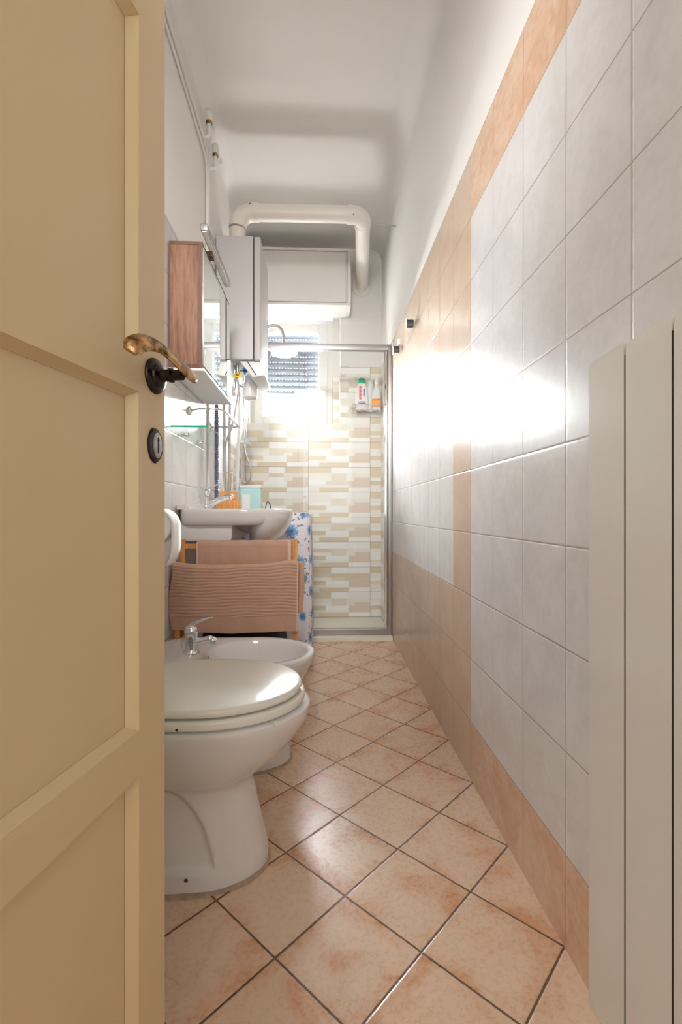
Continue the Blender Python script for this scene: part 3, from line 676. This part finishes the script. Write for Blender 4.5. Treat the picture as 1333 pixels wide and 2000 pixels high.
def rip_big(u, l, L, y, z_):
    front = y < 1.94; sag = -0.013*math.sin(PI*min(1, max(0, (u-0.02)/0.85)))**0.6 if u < 0.87 else 0.004*math.sin((u-0.87)/0.13*PI)
    topf = math.exp(-max(0, 0.668-z_)*9)
    zz = sag*topf
    dy = 0.004*math.sin(u*9+1)+0.003*math.sin(u*23)
    ddz = 0
    if front and 0.452 < z_ < 0.668:
        wob = 0.0035*math.sin(u*7+0.6)+0.0015*math.sin(u*19+z_*40)+0.003*math.sin(u*4)*topf
        ph = (z_+wob)/0.0132*2*PI
        dy -= 0.0028*(1-abs(math.sin(ph/2))**3)*1.0+0.0
    if front: dy += 0.010*math.sin(PI*u)*(0.65-z_)*1.2
    lower = max(0, (0.45-z_)/0.05)
    zz += (0.010*(u-0.5)**2*4*(1 if u < 0.5 else -0.1))*min(1, lower)*1.0 - 0.006*math.sin(PI*u)*min(1, lower)
    left = -0.010*math.exp(-u*12)*math.sin((z_-0.4)*18)
    dx = left + (0.012 if False else 0)
    taper = (0.668-z_)*0.03*(0.5-u)
    return (dx+taper, dy, zz)
bt = thing('ribbed_towel', (-0.35, 1.93, 0.40), 'large taupe towel with horizontal ribs hung on the front rail', 'towel')
sheet(-0.600, -0.092, drape(1.94, 0.658, 0.013, 0.392, 0.42, 0.0016), rip_big, 130).build('front_fold', M['towel'], bt, solid=0.004, shade=80)
b = B()
for k in (0, 1):
    pass
hp = []
for i in range(60):
    z_ = 0.665-0.272*i/59; hp.append((-0.092-(0.668-z_)*0.015, 1.918+rip_big(1, 0, 1, 1.92, z_)[1]*0.3, z_))
B().tube(hp, 0.0028, 8).build('side_hem', M['towel_hem'], bt)
def rip_l(u, l, L, y, z_): return (0.003*math.sin(z_*30), 0.003*math.sin(u*14), 0.003*math.sin(u*10))
sheet(-0.13, -0.070, drape(1.953, 0.656, 0.010, 0.455, 0.50, 0.005), lambda u, l, L, y, z_: (0.003*math.sin(z_*24), 0.002*math.sin(u*14)+0.008, 0.002*math.sin(u*10)), 40).build('back_fold', M['towel'], bt, solid=0.005, shade=80)
btw = thing('bath_towel', (-0.31, 2.0, 0.6), 'smooth taupe towel folded over the upper rail behind the ribbed towel', 'towel')
sheet(-0.510, -0.122, drape(2.006, 0.739, 0.014, 0.55, 0.56, 0.005), lambda u, l, L, y, z_: (0.0015*math.sin(z_*30), 0.0015*math.sin(u*16)+0.001*math.sin(u*41), 0.0008*math.sin(u*22)), 80).build('fabric', M['towel'], btw, solid=0.005, shade=80)
B().tube([(-0.5085, 1.985, 0.745), (-0.5085, 1.984, 0.56)], 0.0032, 8).build('left_hem', M['towel_hem'], btw)
B().box(-0.137, -0.124, 1.9815, 1.9845, 0.56, 0.748).build('right_hem', M['towel_hem'], btw)
# black fabric bag under basin
bb = thing('laundry_bag', (-0.36, 2.3, 0), 'black fabric laundry bag on the floor under the washbasin', 'bag')
rs = []
for z_, k in ((0.003, 0.92), (0.05, 1.0), (0.16, 1.02), (0.26, 0.97), (0.31, 0.92), (0.325, 0.9), (0.315, 0.85), (0.26, 0.8)):
    rs.append([(-0.36+0.20*k*spow(math.cos(q), 0.6)+0.006*math.sin(5*q+z_*20), 2.3+0.16*k*spow(math.sin(q), 0.6), z_+0.006*math.sin(q*3)) for q in [2*PI*i/48 for i in range(48)]])
B().rings(rs).build('sack', M['black_cloth'], bb)

# ---------------------------------------------------------------- washer under floral cover, things on it
cv = B(); wx0_, wx1_, wy0, wy1, wz = XL+0.004, -0.060, 2.63, 3.13, 0.862
def cring(k_out, z_, amp, rr=0.03):
    pts = []; n = 200
    per = []
    ax, ay = (wx1_-wx0_)/2+k_out, (wy1-wy0)/2+k_out; cx, cy = (wx0_+wx1_)/2, (wy0+wy1)/2
    for i in range(n):
        q = 2*PI*i/n; c, s_ = math.cos(q), math.sin(q)
        x, y = cx+ax*spow(c, 0.22), cy+ay*spow(s_, 0.22)
        a = math.atan2(y-cy, x-cx)
        x += amp*math.cos(a)*math.sin(q*17+z_*3)*0.9+amp*0.5*math.sin(q*31); y += amp*math.sin(a)*math.sin(q*13+1)*0.9
        pts.append((max(x, XL+0.003), min(y, 3.16), z_))
    return pts
cv.rings([cring(-0.2, wz+0.003, 0), cring(-0.02, wz+0.003, 0), cring(-0.004, wz, 0.0005), cring(0.001, wz-0.01, 0.001), cring(0.003, 0.75, 0.003), cring(0.007, 0.55, 0.006), cring(0.007, 0.3, 0.006), cring(0.006, 0.12, 0.006), cring(0.006, 0.015, 0.007)])
cvt = thing('appliance_cover', (-0.33, 2.88, 0), 'white cloth cover with blue flowers hanging to the floor beside the shower', 'fabric cover')
cv.build('cloth', M['floral'], cvt, shade=80)
tl = thing('wipes_box', (-0.42, 2.92, 0.866), 'pale teal plastic box with white lid behind the washbasin', 'box')
B().box(-0.484, -0.362, 2.88, 2.98, 0.866, 1.012).build('container', M['teal'], tl, bevel=0.006)
B().box(-0.488, -0.358, 2.876, 2.984, 1.013, 1.030).build('lid', M['white'], tl, bevel=0.006)
B().box(-0.47, -0.425, 2.8783, 2.8797, 0.885, 0.975).build('label', M['white'], tl)
tag(B().tube(bez([(-0.337, 2.9, 0.868), (-0.330, 2.9, 0.915), (-0.320, 2.9, 0.934), (-0.308, 2.9, 0.915), (-0.298, 2.9, 0.868)], 8), 0.0028, 10).build('wire_loop', M['black']), 'small black wire loop standing right of the teal box', 'wire loop')

# ---------------------------------------------------------------- mirror cabinet
cb = thing('mirror_cabinet', (-0.53, 2.2, 1.44), 'brown oak mirror cabinet on the left wall', 'mirror cabinet')
cy0, cy1, cx1, cz0, cz1 = 1.914, 2.47, -0.467, 1.440, 1.942
B().box(XL+0.010, cx1-0.022, cy0+0.0, cy0+0.016, cz0+0.016, cz1-0.012).build('side_panel', M['oak'], cb)
B().box(XL+0.004, XL+0.0105, cy0-0.001, cy0+0.016, cz0+0.004, cz1).box(XL+0.010, cx1-0.002, cy0-0.002, cy0+0.016, cz1-0.0125, cz1).box(XL+0.010, cx1-0.002, cy0-0.002, cy0+0.016, cz0+0.003, cz0+0.0165).box(cx1-0.0225, cx1-0.003, cy0-0.0015, cy0+0.016, cz0+0.0165, cz1-0.0125).build('edge_frame', M['oak_edge'], cb)
B().box(XL+0.003, cx1-0.020, cy0+0.0165, cy1, cz0+0.004, cz1-0.003).build('body', M['white'], cb)
B().box(XL+0.003, cx1+0.004, cy0+0.001, cy1+0.05, cz0-0.010, cz0+0.0035).build('bottom_panel', M['white_matt'], cb, bevel=0.002)
dr = B().box(cx1-0.019, cx1-0.003, cy0+0.017, cy1, cz0+0.006, cz1-0.004).build('door', M['gap'], cb)
B().box(cx1-0.0028, cx1+0.001, cy0+0.004, cy1-0.012, cz0+0.012, cz1-0.020).build('mirror', M['mirror'], dr)
B().box(cx1-0.003, cx1+0.010, cy1-0.03, cy1-0.004, cz0+0.006, cz0+0.20).build('pull', M['alu'], dr, bevel=0.002)
lb = thing('light_bar', (-0.45, 2.1, 1.97), 'slim grey light bar fixed above the mirror cabinet', 'light bar')
B().box(-0.468, -0.440, 1.875, 2.345, 1.965, 1.992).build('housing', M['alu'], lb, bevel=0.003)
B().box(-0.463, -0.445, 1.88, 2.34, 1.9615, 1.9655).build('diffuser', M['white'], lb)
B().box(-0.50, -0.455, 2.02, 2.06, 1.9425, 1.9615).build('bracket', M['oak_edge'], lb)
# pipe-like cable conduits on left wall
def conduit(off, dz, label, r=0.006, lower=1.96):
    P = [(XL+off, -0.1, 2.83+dz), (XL+off, 1.0, 2.80+dz), (XL+off, 2.45+dz*0.5, 2.735+dz), (XL+off, 2.52+dz*0.5, 2.715+dz), (XL+off, 2.55+dz*0.5, 2.65+dz), (XL+off, 2.555+dz*0.5, lower)]
    return tag(B().tube(P, r, 10).build('wall_conduit', M['white_matt']), label, 'conduit')
conduit(0.004, 0.0, 'lower white cable conduit running high along the left wall', 0.006)
conduit(0.005, 0.05, 'upper white cable conduit running high along the left wall', 0.007, 1.0)
for i, (y, x, zt, lab) in enumerate([(2.47, -0.572, 2.925, 'upper white valve cap with brass ring near the ceiling'), (2.62, -0.572, 2.87, 'lower white valve cap with brass ring near the ceiling')]):
    v = thing('pipe_valve', (XL, y, zt-0.15), lab, 'valve', 'capped valves near the ceiling')
    B().lathe((x, y, zt-0.055), (0, 0, 1), [(0.017, 0), (0.018, 0.03), (0.0175, 0.045), (0.011, 0.054), (0.003, 0.056)], 20).build('cap', M['white'], v)
    B().lathe((x, y, zt-0.069), (0, 0, 1), [(0.015, 0), (0.017, 0.005), (0.015, 0.0135)], 20).build('brass_ring', M['brass'], v)
    B().tube([(x, y, zt-0.07), (x, y, zt-0.125), (x-0.006, y, zt-0.135), (XL, y, zt-0.135)], 0.010, 14).ball((x, y, zt-0.10), 0.014).build('pipe', M['white'], v)
    B().tube([(x, y, zt-0.095), (x+0.028, y, zt-0.090)], 0.005, 10).lathe((x+0.026, y, zt-0.090), (1, 0, 0), [(0.012, 0), (0.013, 0.006), (0.010, 0.01)], 14).build('knob', M['white'], v)

# ---------------------------------------------------------------- glass shelf and chrome rail
sf = thing('glass_shelf', (-0.53, 2.2, 1.21), 'clear glass shelf with green edge below the mirror cabinet', 'shelf')
B().box(XL+0.002, -0.452, 1.945, 2.50, 1.2105, 1.2185).build('glass_plate', M['shelf_glass'], sf)
B().box(XL+0.002, -0.452, 1.9435, 1.9455, 1.2107, 1.2183).build('glass_edge', M['rim'], sf)
for y in (2.10, 2.35):
    B().lathe((XL, y, 1.206), (1, 0, 0), [(0.008, 0), (0.008, 0.03), (0.005, 0.034)], 14).box(XL, XL+0.03, y-0.007, y+0.007, 1.202, 1.2105).build('clip', M['chrome'], sf)
tb = thing('towel_bar', (XL, 2.35, 1.335), 'chrome towel bar projecting from the left wall above the glass shelf', 'towel bar')
B().tube([(XL, 2.22, 1.335), (XL+0.05, 2.22, 1.345), (-0.47, 2.22, 1.343), (-0.448, 2.235, 1.340), (-0.448, 2.62, 1.335), (-0.47, 2.64, 1.335), (XL, 2.64, 1.335)], 0.006, 12).build('bar', M['chrome'], tb)
for y in (2.22, 2.64): B().lathe((XL, y, 1.335), (1, 0, 0), [(0.022, 0), (0.022, 0.006), (0.010, 0.014)], 20).build('mount', M['chrome'], tb)

# ---------------------------------------------------------------- boiler with flue
bo = thing('boiler', (-0.48, 2.97, 1.75), 'light grey wall-hung gas boiler beside the window', 'boiler')
B().box(XL+0.003, -0.390, 2.772, 3.168, 1.752, 2.462).build('casing', M['boiler'], bo, bevel=0.004)
B().box(-0.3895, -0.386, 2.776, 3.164, 1.756, 2.456).build('seam', M['gap'], bo)
B().box(-0.3855, -0.349, 2.772, 3.168, 1.747, 2.460).build('front_cover', M['boiler'], bo, bevel=0.008)
b = B(); c0 = [(-0.475, 1.750), (-0.352, 1.750), (-0.325, 1.668), (-0.395, 1.655)]
b.rings([[(x, 2.80, z_) for x, z_ in c0], [(x, 3.14, z_) for x, z_ in c0]]); cp = b.build('control_panel', M['white'], bo, bevel=0.004)
B().tube([(-0.427, 2.798, 1.745), (-0.375, 2.798, 1.665)], 0.0022, 8).build('panel_seam', M['gap'], cp)
B().lathe((-0.452, 2.87, 1.75), (0, 0, -1), [(0.012, 0), (0.012, 0.02), (0.016, 0.022), (0.016, 0.042), (0.008, 0.05)], 16).build('filling_knob', M['blue'], bo)
gv = B().lathe((-0.495, 2.86, 1.70), (0, 0, -1), [(0.012, 0), (0.016, 0.008), (0.012, 0.03)], 14).build('gas_valve', M['chrome'], bo)
B().box(-0.513, -0.470, 2.838, 2.846, 1.664, 1.682).box(-0.500, -0.484, 2.838, 2.852, 1.675, 1.694).build('valve_handle', M['yellow'], gv)
def pipe(pts, r, m, name='pipe'): return B().tube(bez(pts, 6), r, 12).build(name, M[m], bo)
pipe([(-0.495, 2.86, 1.76), (-0.495, 2.86, 1.66), (-0.49, 2.87, 1.60), (-0.505, 2.88, 1.52), (-0.53, 2.89, 1.40), (XL+0.02, 2.9, 1.25)], 0.007, 'steel')
pipe([(-0.53, 2.85, 1.76), (-0.535, 2.85, 1.66), (-0.53, 2.86, 1.60), (-0.51, 2.87, 1.56)], 0.012, 'white')
pipe([(-0.52, 2.90, 1.76), (-0.52, 2.90, 1.62), (-0.545, 2.90, 1.55), (-0.55, 2.90, 1.2), (-0.55, 2.90, 0.875)], 0.009, 'steel')
pipe([(-0.46, 2.90, 1.71), (-0.46, 2.9, 1.66), (-0.475, 2.9, 1.625), (-0.495, 2.9, 1.64)], 0.006, 'chrome', 'hose')
pipe([(-0.555, 2.82, 1.76), (-0.555, 2.82, 1.68), (-0.545, 2.83, 1.60), (-0.555, 2.84, 1.54)], 0.005, 'black', 'cable')
pipe([(-0.475, 2.83, 1.70), (-0.43, 2.83, 1.703), (-0.405, 2.83, 1.708)], 0.003, 'black', 'cable')
pipe([(-0.50, 2.94, 1.60), (-0.50, 2.94, 1.4), (-0.51, 2.94, 1.1), (-0.51, 2.94, 0.875)], 0.010, 'white')
pipe([(-0.575, 2.88, 1.76), (-0.577, 2.88, 1.5), (-0.577, 2.88, 1.2), (-0.577, 2.88, 0.875)], 0.011, 'steel')
fl = B().lathe((-0.445, 3.02, 1.575), (0, 0, 1), [(0.03, 0), (0.046, 0.012), (0.048, 0.03), (0.048, 0.125), (0.040, 0.14), (0.018, 0.15), (0.016, 0.175)], 28).build('filter_canister', M['white'], bo)
tag(B().lathe((-0.562, 2.60, 0.60), (0, 0, 1), [((0.0125 if k % 2 else 0.0095), 0.0048*k) for k in range(0, 185)], 16).build('corrugated_pipe', M['grey_pipe']), 'grey corrugated drain pipe running down the left wall behind the tap', 'pipe')
fu = thing('flue_pipe', (-0.5, 2.97, 2.462), 'white flue pipe from boiler top bending to the back wall', 'flue pipe')
r = 0.052; cxp, czp = -0.515, 2.72
def flue(pts, name='tube', rr=0.05): return B().tube(pts, rr, 32).build(name, M['pipe'], fu)
el = [(cxp+0.10-0.10*math.cos(a), 2.97, czp-0.10+0.10*math.sin(a)) for a in [PI/2*k/10 for k in range(11)]]
flue([(cxp, 2.97, 2.463), (cxp, 2.97, czp-0.11)] , 'tube', 0.049)
flue([(p[0], p[1], p[2]) for p in el], 'elbow', 0.0525)
flue([(cxp+0.09, 2.97, czp), (0.20, 2.97, czp+0.004)], 'tube', 0.049)
flue([(cxp+0.10, 2.97, czp), (cxp+0.13, 2.97, czp)], 'collar', 0.055)
flue([(0.165, 2.97, czp+0.004), (0.195, 2.97, czp+0.004)], 'collar', 0.055)
el2 = [(0.185+0.085*math.sin(a), 2.97+0.085*(1-math.cos(a)), czp+0.004) for a in [PI/2*k/10 for k in range(11)]]
flue(el2, 'elbow', 0.0525)
flue([(0.270, 3.05, czp+0.004), (0.3, 3.40, czp-0.008), (0.333, 3.862, czp-0.03)], 'tube', 0.049)
flue([(0.270, 3.05, czp+0.004), (0.272, 3.08, czp+0.003)], 'collar', 0.055)
B().lathe((0.332, 3.8535, czp-0.03), (0, -1, 0), [(0.078, 0), (0.076, 0.008), (0.060, 0.016), (0.050, 0.03)], 36).build('wall_flange', M['pipe'], fu)
for p in [(-0.482, 2.921, 2.70), (-0.43, 2.918, 2.742), (0.20, 2.925, 2.70)]:
    B().ball(p, 0.004, seg=8).build('screw', M['dirt'], fu)
B().tube([(0.31, 3.03, czp-0.005), (XR+0.003, 3.10, czp+0.018)], 0.0028, 8).build('stay_wire', M['steel'], fu)

# ---------------------------------------------------------------- shower
st = thing('shower_tray', (-0.06, 3.54, 0), 'low white shower tray at the end of the room', 'shower tray')
tr_ = B().box(XL+0.002, XR-0.002, 3.19, YB-0.004, 0.0, 0.022)
tr_.box(XL+0.002, XR-0.002, 3.19, 3.32, 0.0215, 0.030)
tr_.build('tray', M['tray'], st, bevel=0.002)
B().lathe((0.395, 3.42, 0.0215), (0, 0, 1), [(0.009, 0), (0.009, 0.002), (0.004, 0.0025)], 16).build('drain_plug', M['gap'], st)
ss_ = thing('shower_screen', (-0.06, 3.27, 0.03), 'aluminium framed sliding glass shower screen', 'shower screen')
B().box(XL+0.03, XR-0.004, 3.25, 3.29, 1.977, 2.017).build('top_rail', M['alu'], ss_, bevel=0.002)
B().box(XL+0.03, XR-0.004, 3.244, 3.296, 0.0305, 0.072).build('bottom_rail', M['alu'], ss_, bevel=0.003)
B().box(XR-0.026, XR-0.0015, 3.235, 3.295, 0.031, 1.995).build('wall_profile', M['alu'], ss_, bevel=0.002)
B().box(XR-0.052, XR-0.028, 3.255, 3.285, 0.0725, 1.977).build('door_profile', M['chrome'], ss_, bevel=0.004)
B().box(-0.115, XR-0.045, 3.262, 3.268, 0.073, 1.977).build('sliding_pane', M['glass'], ss_)
B().box(XL+0.04, -0.10, 3.276, 3.282, 0.073, 1.977).build('fixed_pane', M['glass'], ss_)
B().box(-0.119, -0.113, 3.258, 3.272, 0.08, 1.977).build('edge_seal', M['glass'], ss_)
B().box(-0.152, -0.148, 3.258, 3.270, 0.95, 1.977).build('edge_seal', M['glass'], ss_)
B().lathe((XR-0.04, 3.254, 1.61), (0, -1, 0), [(0.005, 0), (0.004, 0.002)], 12).build('screw', M['black'], ss_)
sh_ = thing('shower_column', (XL, 3.5, 1.1), 'chrome shower column with arched arm and rain head', 'shower')
xs = -0.415; ys = 3.52
B().tube(bez([(XL+0.05, ys, 1.35), (XL+0.05, ys, 1.9), (-0.50, ys, 1.95), (xs-0.02, ys, 2.0), (xs-0.004, ys, 2.10), (xs+0.004, ys, 2.17), (-0.385, ys, 2.226), (-0.34, ys, 2.238), (-0.30, ys, 2.222), (-0.275, ys, 2.17), (-0.268, ys, 2.06)], 8), 0.011, 16).build('riser', M['steel'], sh_)
B().lathe((-0.268, ys, 2.065), (0, 0, -1), [(0.012, 0), (0.02, 0.012), (0.095, 0.02), (0.10, 0.026), (0.10, 0.032), (0.092, 0.034)], 40).build('rain_head', M['chrome'], sh_)
B().tube([(XL+0.002, ys, 1.38), (XL+0.07, ys, 1.38)], 0.012).tube([(XL+0.07, ys-0.09, 1.38), (XL+0.07, ys+0.09, 1.38)], 0.021, 20).build('mixer', M['chrome'], sh_)
hs = B().tube(bez([(-0.548, ys-0.1, 1.55), (-0.55, ys-0.1, 1.66), (-0.545, ys-0.1, 1.72), (-0.53, ys-0.1, 1.745)], 6), [0.010]*18+[0.013], 14)
hs.lathe((-0.522, ys-0.1, 1.755), (0.8, 0, -0.5), [(0.014, -0.012), (0.034, 0.0), (0.038, 0.01), (0.034, 0.014)], 24)
hs.build('hand_shower', M['chrome'], sh_)
B().tube(bez([(-0.548, ys-0.1, 1.55), (-0.55, ys-0.1, 1.40), (-0.53, ys-0.1, 1.28), (-0.50, ys-0.1, 1.18), (-0.50, ys-0.1, 1.11), (-0.53, ys-0.1, 1.075), (-0.565, ys-0.1, 1.12), (-0.568, ys-0.08, 1.25), (XL+0.07, ys-0.06, 1.36)], 10), 0.006, 12).build('hose', M['steel'], sh_)
# corner caddy with bottles
cd = thing('shower_caddy', (0.37, 3.78, 1.67), 'chrome wire corner caddy on the mosaic shower wall', 'shower caddy')
b = B()
for z_ in (1.668, 1.712): b.tube([(0.248, 3.842, z_), (0.25, 3.745, z_), (0.30, 3.72, z_), (0.44, 3.72, z_), (0.475, 3.745, z_), (0.478, 3.842, z_), (0.248, 3.842, z_)], 0.0028, 8)
b.build('rim', M['chrome'], cd)
b = B()
for k in range(8): x = 0.262+k*0.029; b.tube([(x, 3.722, 1.669), (x, 3.843, 1.669)], 0.0018, 6)
b.build('wire_base', M['chrome'], cd)
def bottle(name, x, y, z0, hw, dp_, h, shoulder, mat, label, cat, grp=None):
    t = thing(name, (x, y, z0), label, cat, grp)
    rs = []
    for k, f in shoulder: rs.append([(x+hw*f*spow(math.cos(q), 0.8), y+dp_*f*spow(math.sin(q), 0.8), z0+h*k) for q in [2*PI*i/32 for i in range(32)]])
    B().rings(rs).build('body', mat, t, shade=60); return t
g = bottle('shampoo_bottle', 0.325, 3.775, 1.673, 0.053, 0.026, 0.215, [(0, .8), (.03, .92), (.3, 1), (.55, .98), (.75, .85), (.9, .66), (1, .52)], M['white'], 'white oval bottle with green cap in the shower caddy', 'bottle')
B().rings([[(0.325+w_*spow(math.cos(q), 0.8), 3.775+w_*0.55*spow(math.sin(q), 0.8), z_) for q in [2*PI*i/28 for i in range(28)]] for w_, z_ in ((0.030, 1.8885), (0.031, 1.905), (0.026, 1.922), (0.015, 1.930))]).build('cap', M['green'], g)
def decal(name, x0, x1, z0, z1, y, m_, par): B().box(x0, x1, y, y+0.0008, z0, z1).build(name, M[m_], par)
lbm = B()
for k in range(11): lbm.box(0.303, 0.321-0.002*(k % 3), 3.7472, 3.7482, 1.757+k*0.0098, 1.7645+k*0.0098)
lbm.build('lettering', M['red'], g)
lbm = B()
for k in range(7): lbm.box(0.334, 0.347+0.002*(k % 2), 3.7472, 3.7482, 1.785+k*0.0085, 1.7915+k*0.0085)
lbm.build('lettering', M['violet'], g)
lbm = B().box(0.296, 0.354, 3.7472, 3.7482, 1.724, 1.731).box(0.300, 0.350, 3.7472, 3.7482, 1.735, 1.741)
lbm.build('label_band', M['violet'], g)
g = bottle('lotion_bottle', 0.397, 3.82, 1.673, 0.026, 0.018, 0.25, [(0, .9), (.05, 1), (.7, 1), (.8, .95), (.81, .8), (.86, .98), (.95, .95), (1, .6)], M['white'], 'tall white bottle with white cap behind the orange-label bottle', 'bottle')
g = bottle('gel_bottle', 0.440, 3.765, 1.673, 0.036, 0.026, 0.20, [(0, .85), (.04, 1), (.6, 1), (.8, .8), (.9, .45), (.94, .42), (1.0, .42)], plain('translucent_white_plastic', srgb(226, 226, 228), 0.2), 'bottle with orange label at right end of the shower caddy', 'bottle')
rs = [[(0.440+0.0366*math.cos(q), 3.765-0.0266*spow(math.sin(q), 0.8), z_) for q in [PI*(0.08+0.84*i/16) for i in range(17)]] for z_ in (1.698, 1.762)]
B().rings(rs, False, False).build('label', M['orange'], g, solid=0.0008)
B().box(0.425, 0.455, 3.755, 3.775, 1.873, 1.93).build('pump_cap', M['white'], g, bevel=0.006)
# hooks on right wall
for i, (y, z_, lab) in enumerate([(2.46, 1.847, 'black square hook on chrome plate nearer the camera on right wall'), (2.90, 1.863, 'black square hook on chrome plate next to the shower screen')]):
    h_ = thing('wall_hook', (XR, y, z_), lab, 'hook', 'black square hooks on the right wall')
    B().box(XR-0.007, XR-0.0005, y-0.02, y+0.02, z_-0.022, z_+0.03).build('wall_plate', M['glass'], h_)
    B().box(XR-0.042, XR-0.0072, y-0.014, y+0.014, z_-0.017, z_+0.017).build('peg', M['black'], h_, bevel=0.002)
    B().box(XR-0.048, XR-0.0425, y-0.018, y+0.018, z_-0.026, z_+0.048).build('front_plate', M['steel'], h_, bevel=0.0015)
h_ = thing('clear_hook', (XR, 2.62, 1.82), 'clear plastic hook with white tab between the two black hooks', 'hook')
B().box(XR-0.006, XR-0.0005, 2.60, 2.64, 1.80, 1.86).tube(bez([(XR-0.005, 2.62, 1.815), (XR-0.04, 2.62, 1.80), (XR-0.055, 2.62, 1.835)], 6), 0.005, 10).build('hook_body', M['glass'], h_)
B().box(XR-0.062, XR-0.05, 2.612, 2.628, 1.795, 1.825).build('tab', M['white'], h_, bevel=0.002)
